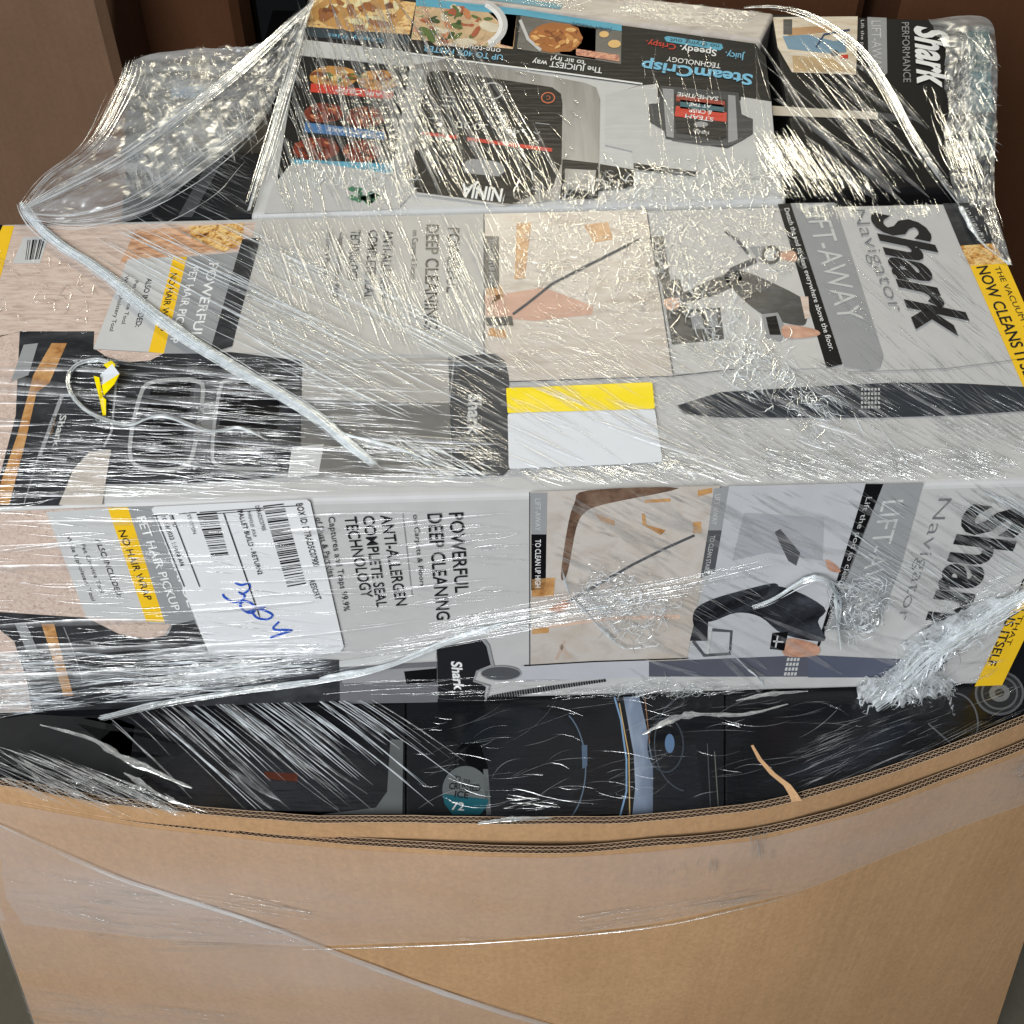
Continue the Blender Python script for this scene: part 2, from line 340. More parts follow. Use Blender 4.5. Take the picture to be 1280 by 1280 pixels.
for s_, a, b, t, bd in (('POWERFUL', (561, 640), (569, 740), (579, 639), .008), ('DEEP CLEANING', (534, 641), (546, 774), (552, 640), .008), ('on Carpets & Floors', (516, 642), (525, 732), (522.5, 642), 0),
                        ('ANTI-ALLERGEN', (475, 643), (495, 756), (490, 642), .006), ('COMPLETE SEAL', (453, 644), (471, 758), (467, 643), .006), ('TECHNOLOGY', (430, 645), (452, 746), (445, 644), .006),
                        ('Captures and Traps 99.9%', (410, 645), (430, 763), (418, 644), 0), ('of Dust & Particles', (394, 646), (412, 720), (401, 645), 0)):
    A.text(s_, a, b, t, INK, bd)
A.line([(503, 640), (515, 745)], 1, GREY_MID)
# middle: room pictures
A.quad([(663, 614), (900, 606), (858, 826), (663, 830)], BEIGE_PALE, 1)
A.line([(662, 614), (662, 832)], 1.4, GREY_DARK, 2)
A.quad([(663, 615), (684, 615), (683, 667), (664, 667)], GREY_MID, 2); A.quad([(664, 667), (683, 667), (682, 732), (679, 736), (664, 737)], BLACK, 2)
A.text('LIFT-AWAY', (669, 622), (669, 662), (676, 622), LGREY); A.text('TO CLEAN UP HIGH', (669, 673), (669, 733), (676, 673), WHITE, .008)
A.quad([(701, 719), (709, 716), (720, 660), (731, 640), (757, 629), (849, 609), (735, 612), (718, 628), (709, 660)], BROWN, 2)
for q in ([(665, 723), (694, 721), (692, 744), (665, 745)], [(665, 784), (686, 783), (686, 790), (665, 792)], [(802, 641), (806, 641), (808, 655), (832, 662), (826, 668), (803, 655)], [(866, 652), (876, 651), (877, 666), (866, 665)], [(872, 612), (890, 609), (890, 615), (872, 620)], [(805, 624), (838, 622), (838, 626), (806, 628)], [(742, 640), (768, 650), (768, 657), (750, 650)]):
    A.quad(q, ORANGE, 2)
A.line([(686, 782), (760, 772), (850, 770)], 5, card((214, 184, 164)), 2); A.line([(700, 805), (712, 822)], 5, card((190, 170, 155)), 2); A.line([(706, 800), (695, 824)], 4, card((190, 170, 155)), 2)
A.line([(708, 752), (740, 734), (790, 705), (830, 685), (868, 668)], 3.2, GREY_DARK, 3)
A.quad([(686, 760), (708, 748), (712, 754), (700, 764)], SKIN, 3)
A.quad([(892, 610), (911, 607), (902, 662), (885, 662)], GREY_MID, 2); A.quad([(885, 662), (902, 662), (893, 715), (875, 722)], GREY_DARK, 2)
A.text('LIFT-AWAY', (894, 617), (889, 655), (901, 616), LGREY); A.text('TO CLEAN STAIRS', (888, 668), (880, 714), (894, 668), LGREY)
# legs and tools picture
A.quad([(911, 607), (1082, 603), (1020, 820), (858, 826)], card((186, 187, 189)), 1)
A.quad([(930, 640), (1030, 646), (1028, 700), (960, 690), (915, 700)], card((165, 166, 170)), 2)
A.quad([(922, 746), (975, 732), (1030, 758), (1022, 776), (1030, 800), (980, 792), (950, 770), (920, 765), (888, 776), (872, 770)], JEANS, 3)
A.quad([(868, 762), (890, 748), (935, 735), (968, 728), (970, 738), (938, 752), (905, 766), (870, 782)], JEANS, 3)
A.quad([(968, 664), (975, 660), (1000, 690), (995, 706), (985, 700)], GREY_DARK, 3)
A.quad([(1032, 698), (1046, 706), (1050, 714), (1036, 712)], SKIN, 3)
A.quad([(980, 818), (985, 797), (1021, 805), (1020, 818)], SKIN, 4)
A.line([(866, 800), (880, 818), (912, 816), (914, 788), (890, 786)], 4, GREY_DARK, 4); A.line([(888, 788), (884, 816)], 3, LGREY, 5); A.quad([(862, 800), (868, 776), (885, 774), (884, 800)], CHARCOAL, 3)
A.quad([(965, 790), (985, 788), (980, 812), (962, 810)], BLACK, 4); A.line([(972, 793), (969, 808)], 2, LGREY, 5); A.line([(966, 800), (979, 801)], 2, LGREY, 5)
# name bands
A.quad([(1082, 604), (1104, 604), (1044, 760), (1020, 816), (1018, 816)], BLACK, 2)
A.quad([(1104, 604), (1154, 603), (1128, 700), (1098, 782), (1086, 788), (1042, 786), (1030, 786)], GREY_MID, 2)
A.text('Lift the pod to clean everywhere', (1083, 620), (1030, 790), (1090, 620), LGREY)
A.text('LIFT-AWAY', (1103, 625), (1062, 775), (1130, 623), LGREY, 0)
A.text('Navigator', (1173, 622), (1121, 774), (1190, 622), card((112, 113, 115)), -.014)
A.quad([(1343, 601), (1376, 600.5), (1251, 858), (1217, 859)], YELLOW, 2)
A.text('NOW CLEANS ITSELF', (1303, 664), (1233, 830), (1315, 666), INK, .012); A.text('THE VACUUM THAT', (1322, 660), (1256, 805), (1329, 661), INK)
# vacuum along the lower edge
A.quad([(418, 834), (547, 826), (547, 877), (424, 879)], card((112, 112, 116)), 2); A.quad([(428, 839), (545, 832), (545, 850), (428, 853)], card((152, 151, 153)), 3)
A.quad([(420, 833), (545, 824), (546, 808), (500, 815), (418, 826)], LGREY, 2)
A.quad([(505, 838), (546, 834), (546, 852), (508, 854)], BLACK, 4)
A.quad([(546, 809), (603, 797), (607, 804), (614, 830), (598, 836), (591, 848), (607, 858), (604, 876), (548, 877)], card((34, 34, 37)), 3)
A.line([(603, 797), (610, 806), (616, 832)], 4, GREY_MID, 4); A.line([(616, 832), (596, 838), (592, 850), (612, 856), (606, 877)], 2.5, GREY_MID, 4)
A.text('Shark', (564, 825), (568, 861), (577, 826), WHITE, .03, 5)
A.quad([(650, 831), (811, 824), (811, 845), (646, 852)], card((186, 186, 190)), 2); A.quad([(811, 826), (1010, 818), (1010, 845), (811, 845)], card((88, 89, 100)), 2)
A.quad([(1010, 818), (1180, 826), (1176, 838), (1100, 846), (1010, 846)], card((88, 92, 108)), 2); A.quad([(1118, 828), (1182, 818), (1184, 826), (1170, 836), (1118, 842)], card((70, 72, 82)), 3)
A.line([(655, 831), (740, 826), (860, 822)], 1.6, INK, 3)
A.disc(626, 840, 25, 9, GREY_DARK, 5); A.ring(626, 840, 25, 9, 1.5, GREY_MID, 6)
for k in range(46):
    x = 612+146*k/46; y = 873-24*(k/46)**.8; A.line([(x, y-4+k*.05), (x+1.5, y+4-k*.05)], 2.1, INK if k % 2 else CHARCOAL, 4)
for i in range(4):
    for j in range(4): A.quad([(984+i*4.2-j*1.2, 821+j*6), (987+i*4.2-j*1.2, 821+j*6), (986+i*4.2-j*1.2, 825+j*6), (983+i*4.2-j*1.2, 825+j*6)], LGREY, 4)
A.build('front_print', vb)
G = Art(FRONT); G.text('Shark', (1213, 628), (1150, 800), (1285, 637), INK, .035, 5); tag(G.build('logo', vb), 'bold black slanted name lettering on the front')

# top of the same carton
A = Art(TOP)
A.quad([(-18, 283), (300, 279), (322, 278), (262, 442), (118, 437), (25, 415), (-105, 450), (-190, 630), (130, 632), (10, 634)][:7]+[(-110, 455)], BEIGE, 1)
A.quad([(-110, 440), (30, 415), (60, 520), (0, 634), (-195, 636)], PEBBLE, 1)
A.quad([(-20, 283), (18, 283), (0, 350), (-52, 355)], YELLOW, 2); A.quad([(-20, 283), (4, 282), (-6, 305), (-29, 305)], BLACK, 3)
A.quad([(30, 297), (61, 297), (50, 330), (16, 330)], LGREY, 2); A.bars([(35, 301), (32, 326), (50, 325), (57, 300)], INK, 8, 3, 4)
A.quad([(170, 288), (300, 281), (298, 312), (240, 318), (150, 330)], picture([(150, 105, 75), (205, 160, 125), (225, 195, 170)], 60, (1, 3, 1)), 2)
A.quad([(236, 284), (305, 280), (303, 305), (280, 316), (240, 300)], FOOD_GOLD, 3)
A.quad([(160, 325), (217, 322), (186, 441), (117, 437)], LGREY, 3)
A.quad([(217, 322), (234, 322), (205, 443), (186, 441)], YELLOW, 3)
A.quad([(234, 322), (298, 316), (262, 443), (205, 443)], GREY_MID, 3)
A.quad([(303, 300), (326, 298), (290, 434), (262, 442)], CHARCOAL, 3)
A.text('NO HAIR WRAP', (214, 343), (197, 415), (222, 343), INK, .008); A.text('ALSO INCLUDED:', (184, 349), (169, 410), (191, 349), INK, .008)
A.text('Pet Crevice Tool', (169, 352), (152, 406), (174, 352), INK); A.text('Wide Upholstery Tool', (157, 346), (137, 415), (162, 346), INK)
A.text('PET HAIR PICKUP', (239, 335), (212, 430), (249, 335), WHITE, .012); A.text('POWERFUL', (262, 330), (238, 425), (274, 330), WHITE, .012)
A.quad([(120, 438), (205, 443), (188, 452), (160, 454), (135, 448)], PEBBLE, 4)
A.quad([(25, 415), (118, 415), (117, 438), (186, 443), (290, 441), (378, 452), (376, 596), (225, 606), (132, 606), (75, 633), (-10, 634), (20, 520)], CHARCOAL, 2)
A.quad([(376, 452), (562, 447), (562, 505), (376, 500)], card((172, 168, 162)), 2); A.quad([(376, 500), (562, 505), (565, 596), (376, 598)], card((118, 116, 112), var=.15), 2)
A.quad([(365, 560), (405, 556), (398, 595), (360, 598)], LGREY, 3)
A.quad([(74, 632), (92, 588), (112, 566), (139, 563), (133, 600), (128, 632)], BEIGE_PALE, 3)
A.quad([(65, 430), (84, 430), (62, 480), (46, 492), (33, 550), (12, 632), (-8, 632), (22, 545), (42, 470)], ORANGE, 3)
A.quad([(30, 432), (48, 430), (36, 470), (14, 478)], GREY_MID, 3); A.line([(52, 560), (30, 632)], 1.2, GREY_MID, 3)
A.line([(100, 494), (78, 496), (50, 571), (84, 576)], 5, GREY_MID, 4); A.text('Shark', (76, 520), (66, 560), (84, 520), LGREY, .02); A.text('PRO', (66, 522), (60, 545), (71, 522), ORANGE)
SMO = lambda pts: [tuple(p.to_2d()) for p in catmull([Vector((x, y, 0)) for x, y in pts], 6)]
A.line(SMO([(196, 478), (178, 490), (163, 556), (172, 584), (216, 588), (240, 572), (254, 494), (246, 478), (220, 476), (196, 478)]), 5, card((160, 160, 160)), 5); A.line(SMO([(345, 474), (290, 476), (275, 490), (266, 560), (276, 584), (345, 588)]), 4.5, card((160, 160, 160)), 5); A.line([(130, 470), (146, 474), (140, 540), (130, 560)], 3, GREY_MID, 4)
A.quad([(190, 482), (240, 478), (226, 566), (216, 578), (172, 576)], BLACK, 3); A.quad([(282, 478), (352, 476), (344, 576), (268, 578)], BLACK, 3)
A.quad([(245, 477), (278, 476), (264, 584), (228, 584)], GREY_DARK, 4); A.quad([(250, 505), (270, 504), (262, 552), (241, 552)], card((128, 128, 128)), 5); A.text('LIFT-AWAY', (251, 508), (243, 550), (257, 508), LGREY, 0, 6)
A.quad([(320, 275), (605, 268), (605, 445), (290, 442)], card((190, 187, 181)), 1)
for s_, a, b, t, bd in (('POWERFUL', (560, 286), (558, 367), (575, 286), .008), ('DEEP CLEANING', (533, 282), (530, 413), (549, 282), .008), ('on Carpets & Floors', (516, 289), (513, 350), (523, 289), 0), ('ANTI-ALLERGEN', (480, 289), (474, 374), (492, 289), .006),
                        ('COMPLETE SEAL', (461, 289), (455, 375), (473, 289), .006), ('TECHNOLOGY', (439, 289), (434, 353), (451, 289), .006), ('Captures and Traps 99.9%', (425, 292), (416, 375), (431, 292), 0), ('of Dust & Particles', (409, 292), (404, 350), (415, 292), 0)):
    A.text(s_, a, b, t, INK, bd)
A.quad([(606, 268), (808, 263), (842, 471), (634, 477), (606, 440)], BEIGE_PALE, 1); A.line([(605, 268), (605, 446)], 1.2, GREY_DARK, 2)
A.quad([(606, 296), (624, 296), (624, 361), (606, 361)], CHARCOAL, 2); A.text('TO CLEAN UP HIGH', (611, 300), (611, 357), (618, 300), LGREY)
A.quad([(646, 280), (664, 279), (656, 349), (643, 350)], ORANGE, 2); A.quad([(608, 360), (626, 358), (630, 372), (612, 382), (606, 380)], ORANGE, 2); A.quad([(612, 410), (633, 414), (632, 424), (610, 420)], ORANGE, 2)
A.quad([(606, 372), (680, 360), (742, 384), (740, 394), (668, 402), (608, 396)], card((208, 170, 150), var=.15), 2)
A.quad([(730, 282), (760, 278), (766, 300), (742, 304)], ORANGE, 2)
A.line([(641, 394), (660, 380), (690, 356), (740, 330), (800, 300)], 3.4, GREY_DARK, 3); A.quad([(606, 398), (640, 396), (642, 408), (608, 408)], CHARCOAL, 3)
A.line([(808, 262), (842, 472)], 1.4, GREY_DARK, 2); A.line([(634, 478), (842, 471), (920, 462)], 1.2, GREY_DARK, 2)
A.quad([(811, 296), (829, 296), (838, 352), (824, 353)], CHARCOAL, 2); A.text('TO CLEAN', (817, 300), (827, 348), (823, 300), LGREY)
A.quad([(836, 264), (978, 260), (1034, 460), (850, 468), (842, 470)], card((196, 194, 190)), 1)
A.quad([(826, 352), (850, 350), (860, 388), (900, 385), (905, 425), (840, 432)], CHARCOAL, 3); A.quad([(862, 392), (876, 391), (880, 412), (866, 413)], GREY_MID, 4); A.quad([(880, 390), (895, 389), (898, 408), (884, 410)], GREY_MID, 4)
A.quad([(830, 376), (846, 374), (848, 386), (834, 388)], SKIN, 4); A.quad([(840, 375), (886, 352), (920, 340), (926, 352), (895, 370), (850, 380)], JEANS, 3)
A.quad([(905, 344), (930, 340), (1000, 372), (1006, 388), (1008, 402), (1000, 408), (965, 400), (940, 385), (915, 362)], JEANS, 3); A.quad([(1000, 372), (1010, 372), (1012, 398), (1006, 400)], BEIGE, 4)
A.line([(906, 290), (922, 302), (935, 318)], 4, GREY_DARK, 4); A.line([(912, 340), (945, 326)], 7, GREY_DARK, 4); A.quad([(936, 310), (952, 308), (974, 312), (970, 330), (950, 330)], GREY_MID, 3)
A.ring(963, 320, 10, 10, 4, CHARCOAL, 5); A.disc(963, 320, 8, 8, LGREY, 4); A.quad([(968, 318), (992, 315), (994, 328), (970, 324)], SKIN, 4)
A.quad([(952, 394), (972, 392), (982, 412), (976, 428), (958, 424)], GREY_MID, 4); A.quad([(957, 398), (970, 396), (976, 420), (962, 420)], BLACK, 5); A.quad([(980, 408), (1018, 413), (1022, 421), (982, 424)], SKIN, 5)
A.quad([(972, 256), (988, 255), (1053, 456), (1033, 461)], BLACK, 2); A.text('Detach the pod to clean everywhere above the floor.', (980, 262), (1037, 440), (986, 261), WHITE)
A.quad([(988, 255), (1043, 254), (1104, 445), (1100, 460), (1088, 464), (1055, 459)], GREY_MID, 2)
A.text('LIFT-AWAY', (1004, 258), (1049, 403), (1032, 256), LGREY, 0); A.text('Navigator', (1064, 264), (1113, 390), (1081, 263), card((122, 123, 125)), -.014)
A.line([(1060, 466), (1180, 462), (1290, 448)], 1.2, GREY_MID, 2)
A.quad([(1178, 255), (1222, 254), (1243, 305), (1200, 308)], CHARCOAL, 2); A.text('NO HAIR WRAP', (1200, 262), (1222, 304), (1210, 261), LGREY); A.quad([(1200, 308), (1243, 305), (1256, 330), (1212, 333)], FOOD_GOLD, 2)
A.quad([(1212, 333), (1258, 330), (1375, 598), (1330, 600)], YELLOW, 2)
A.text('NOW CLEANS ITSELF', (1220, 335), (1288, 490), (1234, 333), INK, .014); A.text('THE VACUUM THAT', (1242, 335), (1292, 436), (1249, 334), INK)
A.quad([(846, 508), (900, 491), (1035, 483), (1120, 479), (1200, 480), (1290, 485), (1340, 495), (1290, 514), (1200, 520), (1100, 523), (900, 523), (855, 518)], card((50, 54, 60), var=.15), 2)
for i in range(6):
    for j in range(5): A.quad([(1076+i*4.2, 486+j*5.6), (1078.6+i*4.2, 486+j*5.6), (1078.6+i*4.2, 489.2+j*5.6), (1076+i*4.2, 489.2+j*5.6)], LGREY, 3)
A.quad([(560, 447), (618, 443), (631, 452), (636, 470), (640, 585), (628, 596), (566, 597)], card((74, 75, 76), var=.15), 3); A.text('Shark', (586, 494), (585, 545), (602, 494), LGREY, .03)
A.line([(562, 505), (568, 447)], 1.4, GREY_MID, 4)
A.build('top_print', vb)
G = Art(TOP); G.text('Shark', (1088, 266), (1148, 414), (1154, 279), INK, .035, 5); tag(G.build('logo', vb), 'bold black slanted name lettering on the top')

# ------------------------------------------------------------------ cooker carton behind it
ZN = ZT-.004; NP = hz(ZN)
nb = empty('cooker_box', (P(650, 130, ZN).x, P(650, 130, ZN).y, ZN-.36), 'black and grey cooker carton with food photos, its writing upside down, behind the grey carton', 'carton')
carton('body', [(312, 270), (984, 250), (950, 52), (396, -20)], ZN, ZN-.36, LGREY, nb, .006)
A = Art(NP)
A.quad([(392, -16), (790, 34), (944, 55), (957, 72), (964, 127), (757, 120), (800, 107), (500, 66), (378, 50)], BLACK, 1)
A.quad([(372, 70), (512, 84), (500, 215), (486, 236), (345, 236), (352, 190)], BLACK, 1)
A.quad([(395, -12), (520, 4), (512, 44), (382, 34)], FOOD_GOLD, 2); A.quad([(520, 8), (646, 18), (641, 62), (514, 50)], FOOD_GREEN, 2)
A.food(572, 34, 50, 26, [card(c, var=.25) for c in ((205, 175, 135), (90, 110, 55), (170, 90, 60), (222, 210, 185), (60, 80, 40), (200, 130, 85))], 2.4, 60); A.food(450, 16, 58, 22, [card(c, var=.25) for c in ((200, 150, 85), (230, 200, 140), (160, 100, 50), (120, 68, 34), (240, 222, 175))], 2.4, 60)
A.ring(575, 32, 56, 34, 7, LGREY, 3.5, 30, -55, 50); A.quad([(606, 12), (646, 18), (642, 60), (625, 56), (630, 34)], ORANGE, 2); A.ring(572, 32, 54, 32, 5, WHITE, 4, 30, -50, 45)
A.quad([(651, 19), (745, 34), (744, 76), (646, 62)], CHARCOAL, 2); A.quad([(700, 30), (777, 40), (776, 81), (700, 68)], CHARCOAL, 2); A.food(695, 48, 34, 19, [card(c, var=.25) for c in ((170, 105, 50), (205, 145, 80), (130, 72, 32), (228, 180, 112))], 3, 40); A.line([(650, 26), (660, 50), (676, 64)], 4, LGREY, 4); A.disc(768, 56, 8, 5, card((225, 185, 120)), 4); A.disc(755, 44, 6, 4, card((225, 185, 120)), 4); A.quad([(720, 62), (774, 70), (774, 78), (720, 70)], FOOD_RED, 4)
A.quad([(520, -2), (650, 12), (777, 32), (777, 40), (650, 20), (520, 8)], TEAL, 3)
A.text('JUICY INSIDE', (765, 37), (715, 29), (765, 41), card((40, 80, 100)), 0, 5)
A.quad([(378, 50), (500, 64), (512, 68), (478, 80), (374, 70)], LGREY, 2)
A.line([(500, 66), (610, 81), (700, 92), (803, 106)], 2.0, WHITE, 4)
A.text('The JUICIEST way', (753, 86), (666, 75), (752, 93), WHITE, .01); A.text('to air fry!', (731, 77), (689, 71), (730, 83), WHITE, .01); A.text('UP TO 40% FASTER', (629, 70), (530, 58), (628, 77), BLUE, .01); A.text('one-touch meals', (626, 62), (545, 52), (625, 69), WHITE, .0)
A.quad([(378, 34), (512, 46), (512, 58), (376, 46)], card((45, 60, 70)), 3); A.text('Crispy fries', (480, 50), (410, 43), (479, 55), BLUE, 0, 5)
# food column
FB = [card(c, var=.25) for c in ((196, 140, 70), (225, 190, 120), (150, 88, 40), (120, 60, 30), (235, 215, 165), (90, 110, 50))]; FR = [card(c, var=.25) for c in ((120, 48, 30), (165, 80, 50), (80, 30, 20), (200, 130, 90), (140, 58, 38), (60, 24, 16))]; FG = [card(c, var=.25) for c in ((215, 190, 150), (90, 110, 55), (175, 95, 60), (230, 220, 195), (60, 80, 40), (200, 130, 85))]
A.food(417, 97, 30, 14, FB); A.food(473, 101, 27, 13, FB); A.quad([(389, 105), (492, 116), (490, 125), (388, 116)], RED, 3)
A.food(405, 142, 26, 12, FR); A.food(456, 147, 24, 13, FR); A.quad([(381, 154), (482, 166), (480, 176), (380, 166)], card((70, 115, 165)), 3)
A.food(395, 187, 30, 14, FR); A.food(452, 190, 24, 14, FR); A.quad([(364, 200), (492, 206), (490, 220), (366, 214)], TEAL, 3)
A.text('AIR CRISP', (478, 117), (420, 111), (477, 122), WHITE); A.text('STEAM BAKE', (470, 167), (410, 160), (469, 172), WHITE)
A.quad([(340, 236), (362, 208), (392, 204), (492, 219), (515, 243), (498, 262), (330, 268)], card((186, 185, 182)), 4)
# appliance
A.quad([(516, 82), (560, 74), (600, 80), (730, 104), (745, 110), (750, 125), (748, 236), (700, 250), (632, 258), (521, 243), (504, 218), (508, 150)], SHEEN, 2)
A.quad([(512, 86), (530, 88), (505, 222), (490, 220)], card((170, 170, 170)), 3)
A.quad([(535, 92), (545, 88), (690, 110), (701, 118), (703, 130), (702, 205), (690, 236), (640, 256), (522, 241), (514, 228), (523, 150)], card((17, 17, 18)), 3)
A.quad([(703, 200), (748, 205), (748, 250), (700, 250)], BLACK, 3); A.quad([(706, 212), (745, 214), (742, 240), (706, 238)], SHEEN, 4)
A.ring(615.5, 115, 13, 10, 1.6, LGREY, 5); A.ring(685, 123.6, 8, 6.5, 1.4, card((200, 110, 70)), 5); A.text('C', (688, 121), (683, 121), (688, 126), card((200, 110, 70)), 0, 5)
A.text('490  30:30', (650, 162), (571, 152), (649, 171), LGREY, -.012, 5)
A.line([(528, 168), (571, 173)], 4, RED, 5); A.line([(584, 175), (690, 189)], 4.5, RED, 5)
A.quad([(578+0, 211), (582, 203), (590, 200), (620, 203), (630, 208), (631, 216), (624, 222), (592, 219), (581, 217)], GREY_MID, 5)
for k, (x, y) in enumerate(((560, 122), (562, 128), (560, 134), (625, 142), (626, 147), (678, 156), (545, 150))): A.line([(x-9, y-1), (x+9, y+1)], 1.2, GREY_MID, 5)
for x, y in ((671, 166), (671, 176), (546, 148), (547, 160)): A.line([(x-4, y), (x, y+3), (x+4, y)], 1, LGREY, 5)
A.text('NINJA', (629, 238), (578, 231), (626, 254), WHITE, .03, 5)
A.line([(521, 243), (575, 250), (632, 259)], 2, LGREY, 5)
# right panel
A.text('SteamCrisp', (941, 95), (803, 77), (939.5, 108), BLUE, .028, 5); A.text('TECHNOLOGY', (901, 81), (834, 72), (900, 87), WHITE, .008, 5)
A.text('Juicy.', (931, 69), (907, 66), (930, 77), BLUE, .01, 5); A.text('Speedy.', (896, 64), (850, 58), (895, 72), WHITE, .014, 5); A.text('Crispy.', (845, 57), (808, 52), (844, 64), RED, .01, 5)
A.quad([(830, 48), (834, 46), (902, 56), (904, 61), (900, 64), (833, 53)], TEAL, 3); A.text('no drying out', (899, 57), (838, 49), (898, 62), INK, 0, 5)
A.quad([(757, 120), (800, 108), (822, 106), (822, 131), (926, 140), (926, 122), (964, 128), (972, 228), (792, 206), (790, 190), (756, 182)], card((190, 190, 188)), 3)
A.quad([(825, 108), (923, 117), (927, 144), (941, 150), (941, 169), (928, 177), (909, 187), (832, 175), (830, 165), (812, 154), (811, 131), (824, 130)], card((66, 67, 70)), 4)
A.quad([(828, 112), (842, 113), (842, 174), (833, 172)], GREY_MID, 5); A.quad([(910, 120), (919, 121), (922, 176), (910, 180)], GREY_MID, 5)
A.quad([(843, 118), (908, 126), (908, 173), (900, 177), (846, 167), (843, 160)], card((28, 28, 31)), 5); A.quad([(845, 120), (906, 128), (906, 136), (845, 128)], card((150, 60, 45)), 6); A.quad([(845, 134), (908, 142), (908, 154), (843, 147)], RED, 6); A.quad([(850, 126), (905, 133), (905, 143), (850, 137)], card((60, 100, 110)), 6)
for s_, a, b, t in (('STEAM', (892, 149), (857, 144), (891, 154)), ('& CRISP', (890, 140), (862, 137), (889, 145)), ('AT THE', (889, 133), (862, 130), (888, 137)), ('SAME TIME', (898, 123), (847, 117), (897, 128))): A.text(s_, a, b, t, WHITE, .01, 7)
A.disc(876, 157, 9, 3.5, GREY_MID, 6); A.text('NINJA', (886, 166), (866, 164), (886, 170), LGREY, .02, 7)
A.line([(840, 176), (880, 182), (912, 182), (928, 174)], 3, GREY_DARK, 5)
A.quad([(792, 205), (870, 216), (868, 222), (792, 213)], BLACK, 4); A.quad([(750, 206), (792, 213), (792, 236), (748, 240)], BLACK, 3)
A.text('MULTICOOKER', (866, 217), (826, 212), (866, 220), LGREY, 0, 5)
for k in range(14):
    a = random.uniform(0, 6.28); r = random.uniform(0, 1); x = 455+24*r*math.cos(a); y = 247+13*r*math.sin(a); A.quad([(x-6, y), (x, y-4), (x+6, y-1), (x+1, y+4)], card((70, 125, 95)), 5)
A.build('top_print', nb)

# ------------------------------------------------------------------ black vacuum carton at the back
ZK = ZT-.02; KP = hz(ZK)
kb = empty('vacuum_box', (P(1120, 120, ZK).x, P(1120, 120, ZK).y, ZK-.3), 'black vacuum cleaner carton with white slanted lettering, beside the cooker carton', 'carton')
carton('body', [(1000, 240), (1222, 236), (1200, 25), (961, 16)], ZK, ZK-.3, BLACK, kb, .005)
A = Art(KP)
pic = picture([(190, 170, 140), (214, 200, 178), (222, 214, 200)], 25, (1, 4, 1))
A.quad([(966, 22), (1072, 21), (1070, 94), (990, 91), (972, 60)], pic, 1); A.quad([(978, 46), (1010, 44), (1042, 52), (1056, 50), (1058, 66), (1040, 68), (985, 62)], card((120, 150, 170)), 2); A.line([(1020, 60), (1030, 44), (1062, 38)], 2.5, card((50, 70, 100)), 3); A.disc(1043, 67, 5, 4, GREY_DARK, 3); A.quad([(990, 70), (1040, 74), (1066, 90), (992, 90)], card((200, 172, 130)), 2); A.quad([(1050, 70), (1060, 69), (1060, 74), (1050, 74)], RED, 3); A.quad([(979, 25), (990, 25), (990, 44), (979, 44)], CHARCOAL, 3); A.quad([(985, 36), (1040, 32), (1040, 40), (985, 46)], card((190, 150, 110)), 2)
A.text('Lift the pod away', (1076, 26), (1076, 90), (1080, 26), LGREY, 0, 4)
A.quad([(1084, 22), (1108, 23), (1109, 92), (1104, 97), (1086, 97)], GREY_MID, 2); A.text('LIFT-AWAY', (1089, 27), (1090, 92), (1101, 27), LGREY)
A.text('PERFORMANCE', (1127, 29), (1129, 104), (1136, 29), GREY_MID)
A.quad([(965, 133), (1097, 141), (1097, 150), (966, 145)], card((205, 196, 180)), 2); A.quad([(1097, 141), (1139, 146), (1139, 154), (1097, 151)], GREY_DARK, 2)
A.build('top_print', kb)
G = Art(KP); G.text('Shark', (1144, 33), (1148, 106), (1184, 41), WHITE, .035, 5); tag(G.build('logo', kb), 'bold white slanted name lettering')
tb = empty('small_box', (P(1226, 120, ZK).x, P(1226, 120, ZK).y, ZK-.2), 'small teal and black carton squeezed at the outer end of the black vacuum carton', 'carton')
carton('body', [(1205, 205), (1246, 203), (1240, 30), (1203, 31)], ZK-.004, ZK-.2, card((38, 40, 42)), tb, .004)
A = Art(hz(ZK-.004)); tq = card((60, 140, 150)); A.quad([(1208, 40), (1236, 38), (1238, 90), (1212, 92)], card((35, 100, 100)), 1); A.quad([(1211, 92), (1238, 90), (1242, 140), (1214, 142)], tq, 1); A.quad([(1213, 150), (1240, 148), (1243, 195), (1216, 197)], card((25, 85, 80)), 1); A.build('top_print', tb)

pb = empty('pale_box', (P(760, 5, ZT-.012).x, P(760, 5, ZT-.012).y, ZT-.3), 'pale beige carton under rumpled film, mostly hidden behind the cooker carton', 'carton')
carton('body', [(400, -24), (952, 50), (968, 16), (560, -30)], ZT-.012, ZT-.3, BEIGE_PALE, pb, .004)
A = Art(hz(ZT-.012)); A.quad([(560, -6), (700, 12), (704, 6), (570, -12)], card((120, 165, 180)), 1); A.build('top_print', pb)
# ------------------------------------------------------------------ two low cartons behind on the other side
ub = empty('plain_box', (P(250, 130, ZT-.02).x, P(250, 130, ZT-.02).y, ZT-.25), 'dull brown grey carton under the heap of crumpled film, behind the black carton', 'carton')
carton('body', [(150, 186), (338, 184), (330, 68), (168, 80)], ZT-.02, ZT-.25, card((74, 69, 60), var=.2), ub, .006)
A = Art(hz(ZT-.02)); A.quad([(238, 72), (262, 71), (262, 185), (236, 185)], card((150, 140, 118)), 1); A.quad([(215, 110), (255, 108), (256, 122), (214, 124)], card((150, 190, 225)), 2); A.build('top_print', ub)
db = empty('dark_box', (P(250, 235, ZT-.025).x, P(250, 235, ZT-.025).y, ZT-.3), 'plain black carton with a grey stripe, between the long grey carton and the film heap', 'carton')
carton('body', [(150, 274), (316, 270), (338, 190), (158, 192)], ZT-.025, ZT-.3, card((34, 35, 38), var=.15), db, .004)
